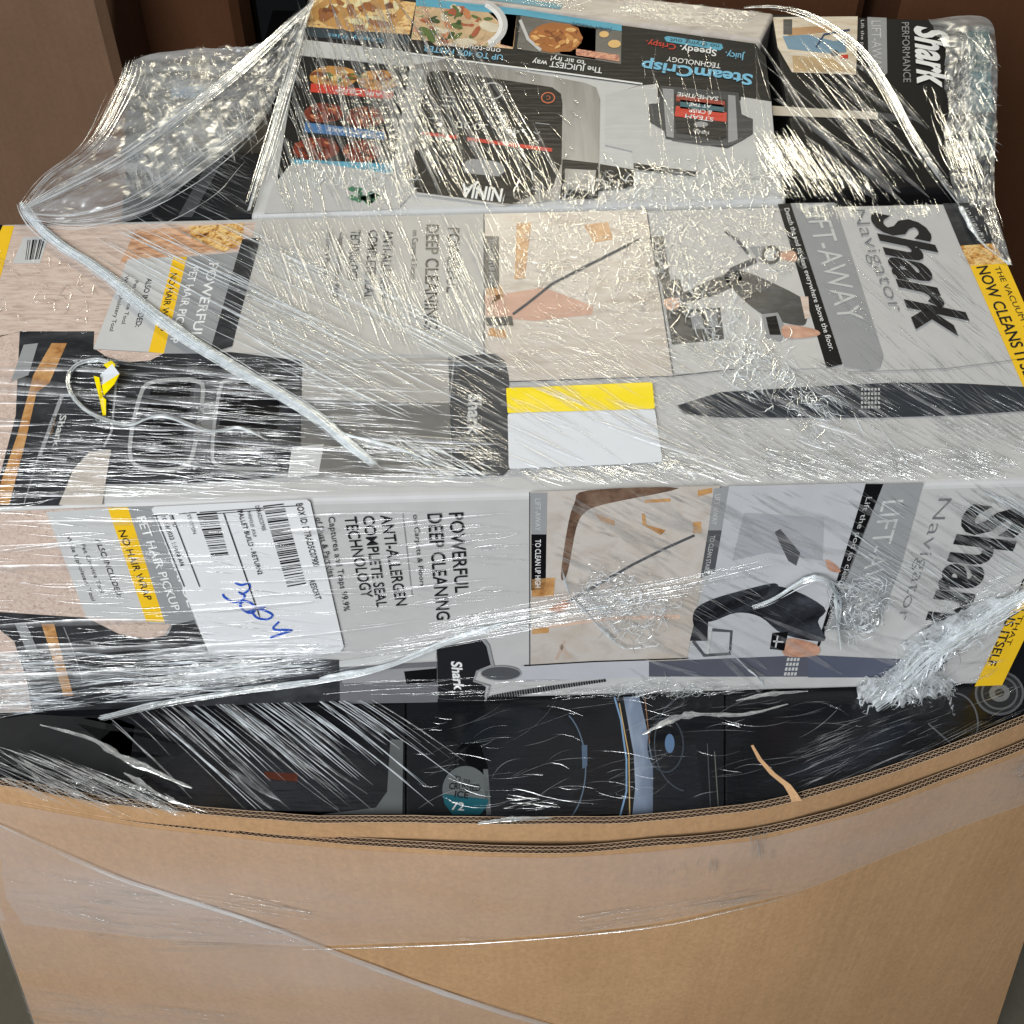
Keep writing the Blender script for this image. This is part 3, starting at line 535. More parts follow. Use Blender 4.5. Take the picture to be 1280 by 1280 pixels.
A = Art(hz(ZT-.025)); A.quad([(262, 200), (280, 199), (240, 272), (222, 272)], card((84, 86, 90)), 1); A.build('top_print', db)

# ------------------------------------------------------------------ black cartons inside the bin, under the long carton
def inner_carton(px, label, art, cat='carton'):
    cx = sum(p[0] for p in px)/4; cy = sum(p[1] for p in px)/4; q = P(cx, cy, ZB-.001)
    t = empty('packed_box', (q.x, q.y, ZB-.4), label, cat)
    carton('body', px, ZB-.001, ZB-.4, card((17, 18, 21), rough=.25, coat=.6, var=.2, bump=.6), t, .0015)
    A = Art(hz(ZB-.001)); art(A); A.build('top_print', t)
def art_l(A):
    A.quad([(90, 900), (250, 880), (500, 905), (492, 1000), (470, 1016), (240, 1012)], card((24, 24, 28), rough=.25, coat=.6, bump=.6), 1)
    A.quad([(-30, 905), (40, 893), (150, 900), (240, 935), (170, 975), (-30, 950)], card((46, 46, 46), var=.2), 1)
    A.quad([(488, 925), (504, 925), (503, 1018), (400, 1019), (440, 1014), (470, 1010), (484, 990)], card((96, 98, 97)), 2)
    A.quad([(330, 965), (372, 968), (372, 978), (332, 974)], card((80, 40, 28)), 2)
def art_m(A):
    A.quad([(509, 1022), (904, 1016), (904, 760), (509, 760)], card((19, 20, 23), rough=.3, coat=.6, bump=.6), 0)
    A.quad([(514, 925), (600, 930), (610, 960), (612, 1020), (512, 1020)], card((30, 32, 34)), 1)
    A.disc(582, 988, 29, 30, card((96, 100, 100)), 2); A.quad([(553, 993), (611, 1000), (608, 1010), (600, 1019), (566, 1019), (556, 1006)], card((30, 85, 95)), 3)
    A.text('72 oz', (568, 976), (588, 980), (568, 970), INK); A.text('CRUSHED', (561, 987), (600, 990), (562, 979), INK, .02); A.text('ICE', (568, 997), (585, 999), (569, 989), INK, .02); A.text('72', (564, 1013), (580, 1014), (565, 1003), LGREY, .01)
    A.quad([(604, 962), (610, 962), (614, 1019), (608, 1020)], card((96, 98, 97)), 2)
    A.disc(650, 955, 82, 72, card((25, 28, 32), rough=.25, coat=.5, bump=.6), 1); A.ring(862, 930, 44, 60, 1.4, card((70, 76, 82)), 2, 30, 100, 260)
    A.ring(690, 960, 42, 75, 1.6, card((90, 105, 120)), 2, 30, -60, 65); A.quad([(727, 932), (734, 932), (734, 958), (728, 962)], card((84, 100, 118)), 3)
    A.line([(768, 872), (776, 900), (783, 950), (783, 990), (774, 1024)], 2.2, card((120, 150, 180)), 2)
    A.quad([(779, 872), (799, 871), (808, 910), (816, 953), (816, 1022), (790, 1022), (794, 985), (792, 943)], picture([(66, 76, 90), (120, 132, 150), (186, 196, 208)], 14, (1, .3, 1)), 3)
    A.line([(774, 880), (786, 945), (787, 1022)], 1.4, card((190, 160, 110)), 4); A.line([(806, 872), (812, 930)], 1, card((150, 110, 80)), 3)
    A.disc(837, 930, 6, 12, card((95, 120, 150)), 3); A.ring(832, 932, 22, 34, 2, card((60, 66, 72)), 3)
    A.line([(884, 930), (888, 1010)], 1, card((80, 84, 86)), 2); A.line([(893, 940), (898, 1012)], 1, card((110, 112, 104)), 2)
    A.quad([(800, 940), (870, 930), (880, 1020), (820, 1022)], card((26, 28, 32), rough=.25, coat=.6, bump=.6), 1)
def art_r(A):
    A.quad([(930, 1008), (1100, 962), (1310, 880), (1312, 800), (930, 800)], card((19, 20, 23), rough=.3, coat=.6, bump=.6), 0)
    A.ring(1192, 905, 30, 38, 2.2, card((92, 94, 96)), 2, 30, -85, 80); A.line([(1160, 905), (1195, 936)], 2, card((92, 94, 96)), 2)
    A.disc(1249, 867, 31, 28, card((92, 94, 96)), 2); A.disc(1249, 867, 28, 25, card((44, 46, 48)), 3); A.ring(1249, 867, 22, 20, 2.5, card((92, 94, 96)), 4); A.disc(1249, 867, 13, 11, card((110, 112, 113)), 4); A.disc(1249, 867, 6, 5, card((60, 62, 64)), 5)
    A.quad([(950, 980), (1120, 900), (1150, 905), (1080, 960)], card((26, 29, 36), rough=.25, coat=.6, bump=.6), 1)
bt = 700
inner_carton([(-70, 985), (507.2, 1024), (507.2, bt), (-40, bt)], 'black carton inside the bin with grey curved panel, under shiny slanting film creases', art_l)
inner_carton([(507.4, 1024), (906, 1017), (906, bt), (507.4, bt)], 'black carton inside the bin with pale blue curved band and round grey badge', art_m)
inner_carton([(906.2, 1016), (1350, 874), (1330, bt), (906.2, bt)], 'black carton inside the bin printed with a round grey wheel, below white crumpled film', art_r)

# ------------------------------------------------------------------ paper label, sticker, torn tape
def solid(name, plane, px, off, thick, mat, parent, seg=1):
    m = MB(); t = [plane.at(x, y, off+thick) for x, y in px]; b = [plane.at(x, y, off) for x, y in px]; n = len(px)
    m.poly(t, mat); m.poly(b[::-1], mat)
    for i in range(n): m.poly([t[i], b[i], b[(i+1) % n], t[(i+1) % n]], mat)
    return m.build(name, parent)
PAPER = card((222, 222, 223), rough=.5, coat=.15, var=.02); PEN = card((38, 88, 195), coat=.1, var=.2)
c = FRONT.at(300, 720)
lb = empty('shipping_label', c, 'white paper label with barcodes and blue handwritten digits on the front of the long carton', 'label')
solid('paper', FRONT, [(190, 634), (194, 631), (384, 622), (388, 625), (430, 806), (426, 812), (267, 818), (262, 815)], .0018, .0003, PAPER, lb)
A = Art(FRONT, .0023)
A.text('BOX ID: DTRAD5C07900', (370, 626), (392, 705), (378, 625), INK, .006); A.text('RESORT', (386, 722), (395, 746), (393, 721), INK, .006)
A.text('PALLET BUILD - RETURN2', (297, 635), (323, 715), (303, 634), INK, .01); A.text('DTRAD5C07900', (319, 629), (328, 660), (324, 628), INK); A.text('WAREHOUSE GROUP', (309, 635), (317, 668), (313, 634), INK)
A.text('10/19/2022 1:14:08 AM', (202, 642), (226, 704), (207, 641), INK, .006); A.text('USER ID', (212, 640), (217, 655), (216, 639), INK); A.text('STATION', (234, 640), (242, 664), (238, 639), INK)
A.line([(280, 638), (325, 768)], 1.3, INK); A.line([(195, 641), (231, 730)], 1.1, INK); A.line([(215, 639), (250, 730)], 1.1, INK); A.line([(192, 641), (246, 637)], 1, INK); A.line([(250, 637), (366, 629), (372, 629)], 1, INK); A.line([(252, 640), (330, 634)], .8, INK)
A.build('printed_text', lb)
A = Art(FRONT, .0023); A.bars([(329, 629), (354.5, 626), (383, 728), (360, 732)], INK, 40, 2, 5); A.build('barcode', lb)
A = Art(FRONT, .0023); A.bars([(246, 639), (271, 637), (286, 691), (265, 693)], INK, 22, 2, 9); A.build('barcode', lb)
A = Art(FRONT, .0024)
for st in ([(294, 725), (302, 728), (311, 726), (312, 733), (304, 739), (298, 737), (306, 741), (302, 748), (291, 749), (281, 743), (279, 739)], [(300, 752), (306, 748), (316, 752), (319, 760), (312, 763), (303, 758), (300, 752)], [(309, 762), (313, 760), (323, 758), (334, 761), (341, 766), (334, 771), (322, 769), (316, 762), (322, 757), (332, 756)], [(349, 774), (342, 781), (345, 784), (356, 784), (366, 785)], [(366, 785), (352, 789), (338, 794)]):
    A.line([tuple(p.to_2d()) for p in catmull([Vector((x, y, 0)) for x, y in st], 5)], 2.6, PEN, 2)
A.build('handwriting', lb)
c = TOP.at(730, 535)
sk = empty('sticker', c, 'blank white sticker with a yellow band along one edge, on top of the long carton', 'sticker')
def rq(pts, r):
    out = []; n = len(pts)
    for i in range(n):
        p = Vector(pts[i]); a = (Vector(pts[i-1])-p).normalized(); b = (Vector(pts[(i+1) % n])-p).normalized()
        p0 = p+a*r; p1 = p+b*r
        for t in (0, .25, .5, .75, 1): out.append(tuple(p0*(1-t)**2+p*2*t*(1-t)+p1*t*t))
    return out
def bumpy(name, plane, px, off, mat, parent, n=22, amp=.0006):
    """slightly rippled sheet of paper over a quad (tl, tr, br, bl)"""
    tl, tr, br, bl = [Vector(p) for p in px]; vs = []; 
    for j in range(n+1):
        for i in range(n+1):
            u, v = i/n, j/n; p = tl.lerp(tr, u).lerp(bl.lerp(br, u), v)
            e = 0
            if (i in (0, n)) and (j in (0, n)): p = p+( (tl+br)/2-p)*.012
            vs.append(plane.at(p.x, p.y, off+amp*(noise.noise(Vector((p.x*.02, p.y*.035, 3)))+.4*noise.noise(Vector((p.x*.05+p.y*.05, p.y*.02, 8))))))
    m = MB(); m.mesh(vs, [(j*(n+1)+i, (j+1)*(n+1)+i, (j+1)*(n+1)+i+1, j*(n+1)+i+1) for j in range(n) for i in range(n)], mat, True)
    return m.build(name, parent)
STW = card((216, 219, 223), rough=.5, coat=.2, var=.015, bump=.1); STY = card((246, 220, 8), rough=.45, coat=.2, var=.04, bump=.1)
bumpy('paper', TOP, [(634.5, 520), (818, 514.5), (828, 581), (636, 590)], .0030, STW, sk)
bumpy('yellow_band', TOP, [(632.5, 489), (815, 481.5), (818.2, 515), (634.5, 520.5)], .0034, STY, sk)
tt = empty('torn_tape', TOP.at(138, 495, .004), 'small crumpled scrap of yellow tape caught in a loop of film on the long carton', 'tape scrap')
def scrap(name, px, hs, mat):
    m = MB(); vs = [TOP.at(x, y, h) for (x, y), h in zip(px, hs)]; m.poly(vs, mat); o = m.build(name, tt); md = o.modifiers.new('thickness', 'SOLIDIFY'); md.thickness = .0005
scrap('yellow_flap', [(132, 463), (144, 465), (150, 474), (146, 480)], (.006, .012, .016, .01), STY)
scrap('white_underside', [(128, 476), (146, 472), (155, 484), (131, 490)], (.006, .014, .014, .007), STW)
scrap('yellow_fold', [(130, 490), (155, 484), (148, 494), (132, 500)], (.007, .014, .012, .005), STY)
scrap('yellow_strip', [(121, 482), (128, 484), (131, 503), (135, 507), (134, 524), (130, 524), (127, 507)], (.01, .01, .005, .006, .004, .004, .006), STY)

# ------------------------------------------------------------------ stretch film
FOLD = film('film_fold', .04, .85, .18, (.93, .98, 1.0), .6, (120, 120, 120), 0, .1)  # gathered film; bluish sky light is put into its tint
CREASE = film('film_crease', .22, .32, .17, (1, 1, .96), .35, (90, 90, 90), 0, .3)
CREASE_FAINT = film('film_crease_faint', .5, .3, .2, (1, 1, 1), .35, (60, 60, 60), 0, .3)
CREASE_COOL = film('film_crease_cool', .08, .74, .22, (.92, .97, 1.0), .3, (60, 60, 60), 0, .08)  # creases whose pale bluish body paints in the sky's highlights
HAZE = film('film_haze', .68, .72, .32, (.97, .99, 1), .13, (9, 60, 9), .62, .35)
BAND = film('film_band', .82, .88, .3, (1, .97, .97), .15, (2, 2, 6), 0, .3)
CRUMPLE = film('film_crumple', .45, .78, .14, (.95, .98, 1.0), .5, (70, 70, 70), 0, .35)
SMEAR2 = film('film_gather', .58, .85, .22, (.95, .98, 1), .3, (60, 60, 60), 0, .3)
SMEAR_SHINE = film('film_smear_shine', .84, .6, .3, (1, 1, 1), .3, (60, 60, 60), 0, .3)  # milky film whose pale colour also stands for soft highlights
sf = empty('stretch_film', (0, 1.0, ZB), 'clear creased stretch film wound over the heap of cartons, with ropes, folds and white crumples', 'stretch film')
def ridge(mb, pts, w, h, mat, nrm_):
    """one crease: a thin tapered rounded ridge along pts (world), w half width in metres"""
    n = len(pts); vs = []
    for i, p in enumerate(pts):
        a = pts[max(0, i-1)]; b = pts[min(n-1, i+1)]; d = (b-a).normalized(); s_ = d.cross(nrm_).normalized(); t = math.sin(math.pi*(i+.12)/(n-1+.24))**.7
        vs += [p-s_*w*t, p+nrm_*h*t*.8-s_*w*.45*t, p+nrm_*h*t*.8+s_*w*.45*t, p+s_*w*t]
    mb.mesh(vs, [(4*i+k, 4*i+4+k, 4*i+5+k, 4*i+1+k) for i in range(n-1) for k in range(3)], mat, True)
def inside(p, poly):
    x, y = p; r = False; n = len(poly)
    for i in range(n):
        (x0, y0), (x1, y1) = poly[i], poly[i-1]
        if (y0 > y) != (y1 > y) and x < (x1-x0)*(y-y0)/(y1-y0)+x0: r = not r
    return r
def creases(mb, at, nv, poly, n, ang, jit, ln, wd, mats, lift=.002, bend=.04, high=.9):
    xs = [p[0] for p in poly]; ys = [p[1] for p in poly]; k = 0; tries = 0
    while k < n and tries < n*30:
        tries += 1
        x, y = random.uniform(min(xs), max(xs)), random.uniform(min(ys), max(ys))
        if not inside((x, y), poly): continue
        # streaks come in bundles
        if noise.noise(Vector((x*.018+ang, y*.018, ang*.1))) < random.uniform(-.5, .25): continue
        a = math.radians(random.gauss(ang, jit)); l = random.uniform(*ln)*random.choice((.5, .8, 1, 1)); w = random.uniform(*wd)*random.choice((.5, .7, 1))
        c_, s_ = math.cos(a), math.sin(a); bd = random.gauss(0, bend)*l; seg = 4 if l < 40 else 7; pts = []
        ok = True
        for i in range(seg):
            t = i/(seg-1)-.5; q = (x+c_*l*t-s_*bd*(1-4*t*t), y+s_*l*t+c_*bd*(1-4*t*t))
            pts.append(at(q[0], q[1], lift))
        if not inside((x-c_*l*.35, y-s_*l*.35), poly) or not inside((x+c_*l*.35, y+s_*l*.35), poly): continue
        px = .00062; ridge(mb, pts, w*px*.5, w*px*high*.42, random.choice(mats), nv); k += 1
UP = Vector((0, 0, 1)); FN = FRONT.n
W3 = [CREASE, CREASE, CREASE_FAINT]; F3 = [CREASE, CREASE_FAINT, CREASE_FAINT]; C3 = [CREASE_COOL, CREASE_COOL, CREASE]
ta = TOP.at; na = NP.at; fa = FRONT.at
m = MB()
creases(m, na, UP, [(384, 0), (500, 0), (560, 110), (500, 265), (318, 268)], 230, 70, 4, (30, 190), (1, 3), [CREASE, CREASE, CREASE, CREASE_FAINT])
creases(m, na, UP, [(430, 0), (560, 0), (640, 120), (720, 240), (500, 262), (470, 100)], 170, 62, 4, (60, 230), (1, 4.4), [CREASE, CREASE, CREASE, CREASE_FAINT])
creases(m, na, UP, [(560, 20), (780, 40), (780, 200), (700, 230)], 26, 35, 25, (8, 26), (1, 3), W3)
creases(m, na, UP, [(800, 40), (960, 60), (975, 240), (800, 220)], 34, 80, 7, (40, 150), (.7, 1.6), F3)
creases(m, na, UP, [(640, 232), (800, 205), (985, 190), (1000, 255), (640, 266)], 420, 40, 40, (7, 30), (.8, 2.2), W3, .004)
m.build('crease', sf)
m = MB()
creases(m, ta, UP, [(640, 262), (990, 256), (1010, 330), (900, 400), (700, 390), (620, 330)], 1700, 35, 45, (5, 20), (.7, 1.7), W3)
creases(m, ta, UP, [(318, 275), (640, 268), (640, 450), (300, 440)], 460, 66, 4, (20, 120), (.6, 1.6), F3, .002, .015)
creases(m, ta, UP, [(640, 380), (850, 380), (850, 470), (640, 470)], 160, 30, 20, (10, 40), (.8, 2), F3)
creases(m, ta, UP, [(560, 445), (880, 420), (1080, 465), (1300, 500), (1360, 598), (560, 604)], 1300, 30, 4, (16, 100), (.6, 1.6), F3, .002, .015)
creases(m, ta, UP, [(640, 575), (1010, 560), (1370, 560), (1374, 599), (640, 608)], 800, 25, 6, (12, 80), (.6, 1.7), W3, .002, .02)
creases(m, ta, UP, [(860, 380), (930, 400), (1090, 520), (1150, 600), (1060, 600), (900, 480)], 180, 42, 18, (10, 50), (.8, 2.4), C3, .003)
creases(m, ta, UP, [(990, 255), (1200, 252), (1200, 275), (1010, 280)], 140, 62, 10, (8, 26), (.8, 1.8), W3)
creases(m, ta, UP, [(1000, 300), (1230, 320), (1320, 590), (1080, 460)], 160, 42, 4, (20, 90), (.6, 1.4), F3, .002, .015)
m.build('crease', sf)
m = MB()
creases(m, ta, UP, [(60, 290), (320, 272), (640, 440), (640, 510), (420, 530)], 110, 27, 2, (120, 330), (1.4, 3.2), [CREASE_COOL, CREASE_COOL, CREASE], .004, .008)
creases(m, ta, UP, [(430, 540), (560, 560), (650, 600), (560, 604), (470, 590)], 60, 33, 5, (30, 110), (.8, 2), C3, .003)
creases(m, ta, UP, [(90, 445), (380, 450), (570, 450), (640, 600), (130, 632), (20, 600)], 520, 3, 3, (25, 130), (.5, 1.2), F3)
creases(m, ta, UP, [(-60, 290), (130, 340), (110, 420), (-80, 420)], 150, 20, 60, (5, 18), (.6, 1.6), F3)
creases(m, ta, UP, [(-150, 560), (600, 560), (640, 606), (-190, 636)], 190, 1, 2, (40, 160), (.7, 1.6), F3)
m.build('crease', sf)
m = MB()
creases(m, fa, FN, [(-150, 645), (400, 625), (430, 820), (-100, 850)], 190, 1, 4, (30, 140), (.6, 1.4), F3+[CREASE_FAINT], .0032)
creases(m, fa, FN, [(-110, 815), (200, 812), (430, 800), (400, 838), (200, 870), (-60, 900)], 620, -4, 4, (40, 190), (.6, 1.9), [CREASE_COOL, CREASE_COOL, CREASE_FAINT, CREASE], .0036)
creases(m, fa, FN, [(430, 808), (640, 745), (800, 728), (960, 690), (960, 712), (800, 760), (640, 790), (430, 835)], 110, -10, 2.5, (80, 260), (.6, 1.7), F3, .0036, .01)
creases(m, fa, FN, [(400, 640), (660, 640), (660, 740), (430, 790)], 60, -3, 4, (30, 120), (.6, 1.1), [CREASE_FAINT], .0032)
creases(m, fa, FN, [(690, 612), (1080, 606), (1060, 760), (860, 830), (690, 720)], 240, 27, 4, (16, 90), (.6, 1.4), F3, .0032, .015)
creases(m, fa, FN, [(1060, 606), (1340, 603), (1290, 720), (1180, 780), (1050, 740)], 300, 33, 3, (20, 100), (.7, 1.8), [CREASE_COOL, CREASE, CREASE_FAINT], .0032)
creases(m, fa, FN, [(1180, 740), (1300, 700), (1240, 850), (1080, 866)], 160, -22, 10, (20, 80), (.6, 1.6), F3, .0032)
creases(m, fa, FN, [(700, 850), (900, 846), (1000, 858), (900, 868), (690, 872)], 60, -10, 12, (15, 50), (.8, 2), W3, .0032)
creases(m, fa, FN, [(420, 842), (1000, 846), (1000, 866), (420, 876)], 40, -1, 2, (60, 200), (.7, 1.5), F3, .0032)
m.build('crease', sf)
zl = ZB+.004; la = hz(zl).at
m = MB()
for q in range(105):
    u = random.random()**.9; x0 = 120+u*340+random.gauss(0, 8); y0 = 893-25*min(1, u*3)+random.uniform(-6, 26); a = math.radians(44-10*u+random.gauss(0, 1.2)); l = random.uniform(60, 260)*(1-.35*u)
    pts = [la(x0+math.cos(a)*l*t/6, y0+math.sin(a)*l*t/6-3*math.sin(math.pi*t/6), .002) for t in range(7)]
    y_end = y0+math.sin(a)*l
    if y_end > 1040: continue
    ridge(m, pts, random.uniform(.7, 2.6)*.00031*random.choice((.6, .8, 1)), .0003, random.choice([CREASE_COOL, CREASE_COOL, CREASE]), UP)
creases(m, la, UP, [(280, 880), (470, 876), (510, 1020), (400, 1020)], 14, 36, 2, (90, 200), (.8, 1.8), [CREASE_COOL, CREASE], .002, .01)
creases(m, la, UP, [(-20, 945), (60, 950), (240, 1010), (330, 1038), (100, 1018), (-20, 990)], 110, 27, 4, (40, 170), (.8, 2.6), W3, .012, .015)
m.build('crease', sf); m = MB()
creases(m, la, UP, [(640, 985), (700, 1000), (690, 1015), (620, 1012)], 22, -3, 8, (15, 50), (.8, 2), W3)
m.build('crease', sf); m = MB()
creases(m, la, UP, [(520, 880), (1040, 872), (1150, 880), (900, 1000), (520, 1010)], 110, -12, 14, (20, 100), (.5, 1.1), [CREASE_FAINT], .002, .08)
m.build('crease', sf); m = MB()
creases(m, la, UP, [(950, 940), (1280, 850), (1280, 900), (990, 1000)], 110, -22, 4, (20, 90), (.5, 1.1), [CREASE_FAINT], .002, .03)
m.build('crease', sf)
m = MB(); ka = hz(ZT).at
creases(m, ka, UP, [(940, 170), (985, 165), (1130, 250), (1110, 256), (960, 250)], 300, 57, 4, (14, 70), (.9, 3), W3, .004, .02)
creases(m, ka, UP, [(960, 60), (1100, 60), (1180, 230), (1120, 250), (970, 170)], 46, 45, 8, (50, 190), (.7, 2), F3, .012, .02)
m.build('crease', sf); m = MB()
creases(m, ka, UP, [(1180, 60), (1244, 40), (1244, 240), (1190, 200)], 130, 64, 18, (12, 60), (.8, 2), W3+[CREASE_COOL], .006)
creases(m, ka, UP, [(1140, 110), (1190, 130), (1240, 260), (1262, 330), (1200, 262)], 90, 68, 8, (20, 90), (.8, 2), W3, .008)
m.build('crease', sf); m = MB()
creases(m, ka, UP, [(130, 200), (330, 110), (392, 10), (380, 120), (320, 190), (180, 262)], 260, 62, 14, (12, 60), (.7, 1.8), F3+[CREASE_COOL], .014)
creases(m, ka, UP, [(60, 250), (240, 170), (340, 130), (310, 190), (150, 270)], 110, -28, 6, (30, 120), (.7, 1.8), F3, .013)
creases(m, ka, UP, [(200, 190), (320, 180), (314, 275), (180, 275)], 60, 24, 5, (30, 110), (.6, 1.3), F3, .004)
m.build('crease', sf); m = MB()
creases(m, ka, UP, [(390, -30), (560, -20), (950, 16), (930, 44), (560, -2)], 500, 8, 20, (10, 50), (.8, 2.2), W3, .004)
m.build('crease', sf)

def rope(name, pts, rads, mat=FOLD, lump=.7, sides=8, flat=.22):
    """a flat twisted ribbon of gathered film"""
    pts = catmull([Vector(p) for p in pts], 22); n = len(pts); vs = []; k = len(rads)-1; sd = random.uniform(0, 99)
    for i, p in enumerate(pts):
        a = pts[max(0, i-1)]; b = pts[min(n-1, i+1)]; d = (b-a).normalized(); s_ = d.cross(UP).normalized(); u = s_.cross(d)
        f = i/(n-1)*k; j = min(k-1, int(f)); r = (rads[j]+(rads[j+1]-rads[j])*(f-j))*(1+lump*noise.noise(Vector((i*.11, sd, 0))))*1.25
        tw = 1.5*noise.noise(Vector((i*.045, sd, 4)))
        for q in range(sides):
            t = q*2*math.pi/sides; rr = r*(1+.45*noise.noise(Vector((i*.25, q*1.9, sd))))
            x, y = math.cos(t), math.sin(t)*flat; x, y = x*math.cos(tw)-y*math.sin(tw), x*math.sin(tw)+y*math.cos(tw)
            vs.append(p+(s_*x+u*y)*rr)
    m = MB(); m.mesh(vs, [(i*sides+q, i*sides+(q+1) % sides, (i+1)*sides+(q+1) % sides, (i+1)*sides+q) for i in range(n-1) for q in range(sides)], mat, True)
    return m.build(name, sf)
def bundle(pts, wid, n, mats, part=(.25, .9), wd=(.8, 2.2), wave=.35, fq=.06):
    pts = catmull([Vector(p) for p in pts], 14); N_ = len(pts); k = len(wid)-1; mb = MB()
    for q in range(n):
        f0 = random.uniform(-.15, .85); f1 = min(1-.16*random.random()**2, f0+random.uniform(*part)); f0 = max(0, f0); i0, i1 = int(f0*(N_-1)), int(f1*(N_-1))
        if i1-i0 < 4: continue
        o = random.gauss(0, .5); ph = random.uniform(0, 9); up = random.uniform(.2, 1.2); out = []
        for i in range(i0, i1+1, 2):
            p = pts[i]; a = pts[max(0, i-1)]; b = pts[min(N_-1, i+1)]; s_ = (b-a).cross(UP).normalized()
            f = i/(N_-1)*k; j = min(k-1, int(f)); w = (wid[j]+(wid[j+1]-wid[j])*(f-j))*.00062
            out.append(p+s_*w*(o+wave*noise.noise(Vector((i*fq, ph, q*.3))))+UP*w*up*.5*(1-min(1, abs(o))))
        if len(out) > 2: ridge(mb, out, random.uniform(*wd)*.00031, .00022, random.choice(mats), UP)
    return mb.build('strand_crease', sf)
def R(*pp, z=None, plane=None, off=.004): return [(plane or TOP).at(x, y, off) for x, y in pp]
pxm = .00062
FP = R((28, 258), (38, 275), (70, 306), (130, 346), (212, 412), (300, 468), (384, 518), (436, 560), (472, 588))
bundle(FP, [5, 9, 9, 8, 7, 6, 5], 210, [CREASE_COOL, FOLD, FOLD])
rope('twisted_fold', R((28, 258), (38, 275), (70, 306), (130, 346), (215, 408), (300, 468), (380, 522), (440, 562), (478, 590)), [2.6*pxm, 3.6*pxm, 3.6*pxm, 3*pxm, 2.2*pxm, 1.4*pxm, .2*pxm])
rope('twisted_fold', R((420, 545), (500, 566), (560, 588), (640, 604)), [2*pxm, 1.2*pxm, .2*pxm])
bundle(R((-150, 905), (0, 901), (100, 895), (200, 872), (300, 856), (400, 843), (480, 826), (560, 795), (640, 770), plane=FRONT, off=.007), [5, 5, 4, 3], 70, [CREASE_COOL, CREASE, CREASE_FAINT])
rope('twisted_fold', R((-150, 905), (-60, 904), (0, 902), (100, 895), (200, 872), (300, 856), (400, 843), plane=FRONT, off=.006), [3.4*pxm, 3.4*pxm, 3.2*pxm, 2.6*pxm])
rope('twisted_fold', R((400, 843), (480, 826), (560, 795), (640, 770), (760, 752), plane=FRONT, off=.005), [2.6*pxm, 2.2*pxm, 1*pxm])
bundle([P(930, 10, ZT+.012), P(975, 10, ZT+.014), P(1020, 24, ZT+.016), P(1070, 58, ZT+.016), P(1108, 110, ZT+.014), P(1150, 188, ZT+.012), P(1200, 258, ZT+.008)], [8, 10, 9, 7], 60, [CREASE, SMEAR2, CREASE_FAINT])
rope('twisted_fold', [P(930, 10, ZT+.01), P(975, 10, ZT+.012), P(1020, 24, ZT+.014), P(1070, 58, ZT+.014), P(1108, 110, ZT+.012), P(1150, 188, ZT+.01), P(1200, 258, ZT+.006)], [1.4*pxm, 2*pxm, 1.8*pxm, 1*pxm], SMEAR2)
rope('twisted_fold', [P(1200, 258, ZT+.006), P(1225, 300, ZT+.006), P(1262, 330, ZT+.002)], [3*pxm, 2*pxm])
bundle(R((392, 2), (372, 70), (345, 165), (312, 270), plane=NP, off=.006), [9, 10, 9, 7], 40, [SMEAR_SHINE, SMEAR2, CREASE_FAINT, CREASE_COOL])
bundle([P(30, 262, ZT+.014), P(75, 240, ZT+.018), P(160, 195, ZT+.018), P(250, 128, ZT+.02), P(330, 60, ZT+.018), P(392, 2, ZT+.01)], [6, 12, 14, 14, 10], 70, [CREASE_FAINT, SMEAR2, CREASE_COOL, SMEAR_SHINE])
bundle([P(28, 262, ZT+.014), P(60, 224, ZT+.014), P(118, 180, ZT+.014), P(155, 116, ZT+.014), P(170, 74, ZT+.014)], [7, 14, 20, 18], 50, [CREASE_FAINT, SMEAR_SHINE, SMEAR2])
bundle([P(40, 272, ZT+.012), P(100, 276, ZT+.01), P(180, 255, ZT+.014), P(260, 200, ZT+.014), P(335, 140, ZT+.014)], [10, 26, 36, 22], 46, [SMEAR2, SMEAR_SHINE, CREASE_COOL])
rope('twisted_fold', R((392, 2), (372, 70), (345, 165), (312, 270), plane=NP, off=.006), [3*pxm, 4*pxm, 4*pxm, 2*pxm], SMEAR2)
rope('twisted_fold', [P(30, 262, ZT+.012), P(75, 240, ZT+.016), P(160, 195, ZT+.016), P(250, 128, ZT+.018), P(330, 60, ZT+.016), P(392, 2, ZT+.008)], [4*pxm, 3*pxm, 3*pxm, 5*pxm, 6*pxm], HAZE)
bundle(R((150, 464), (125, 456), (100, 462), (88, 478), (94, 502), (118, 524), (160, 537), (205, 526), (262, 546), (300, 541), (335, 556), off=.006), [3, 3, 4, 3, 2], 60, [CREASE_COOL, CREASE, CREASE_FAINT], (.1, .4), (.7, 1.6))
rope('film_loop', R((150, 464), (125, 456), (100, 462), (88, 478), (94, 502), (118, 524), (160, 537), (205, 526), (262, 546), (300, 541), (335, 556), off=.005), [2.2*pxm, 1.8*pxm, 1.6*pxm, 1.8*pxm, 1*pxm])
rope('twisted_fold', R((938, 748), (965, 737), (1000, 716), (1025, 712), (1040, 728), (1044, 760), (1048, 800), plane=FRONT, off=.008), [1.4*pxm, 2.4*pxm, 4*pxm, 3*pxm])
bundle(R((1060, 880), (1110, 846), (1160, 800), (1210, 768), (1250, 742), (1310, 712), plane=FRONT, off=.014), [16, 18, 16, 13, 9], 260, [CREASE_COOL, CREASE_COOL, CREASE, FOLD], (.08, .3), (.7, 2))
bundle(R((938, 748), (965, 737), (1000, 716), (1025, 712), (1040, 728), (1044, 760), (1048, 800), plane=FRONT, off=.01), [3, 5, 9, 9], 80, [CREASE_COOL, CREASE_COOL, CREASE], (.1, .4), (.7, 1.8))
rope('twisted_fold', R((1060, 880), (1110, 846), (1160, 800), (1210, 768), (1250, 742), (1310, 712), plane=FRONT, off=.01), [3*pxm, 4*pxm, 4*pxm, 3*pxm, 3*pxm])
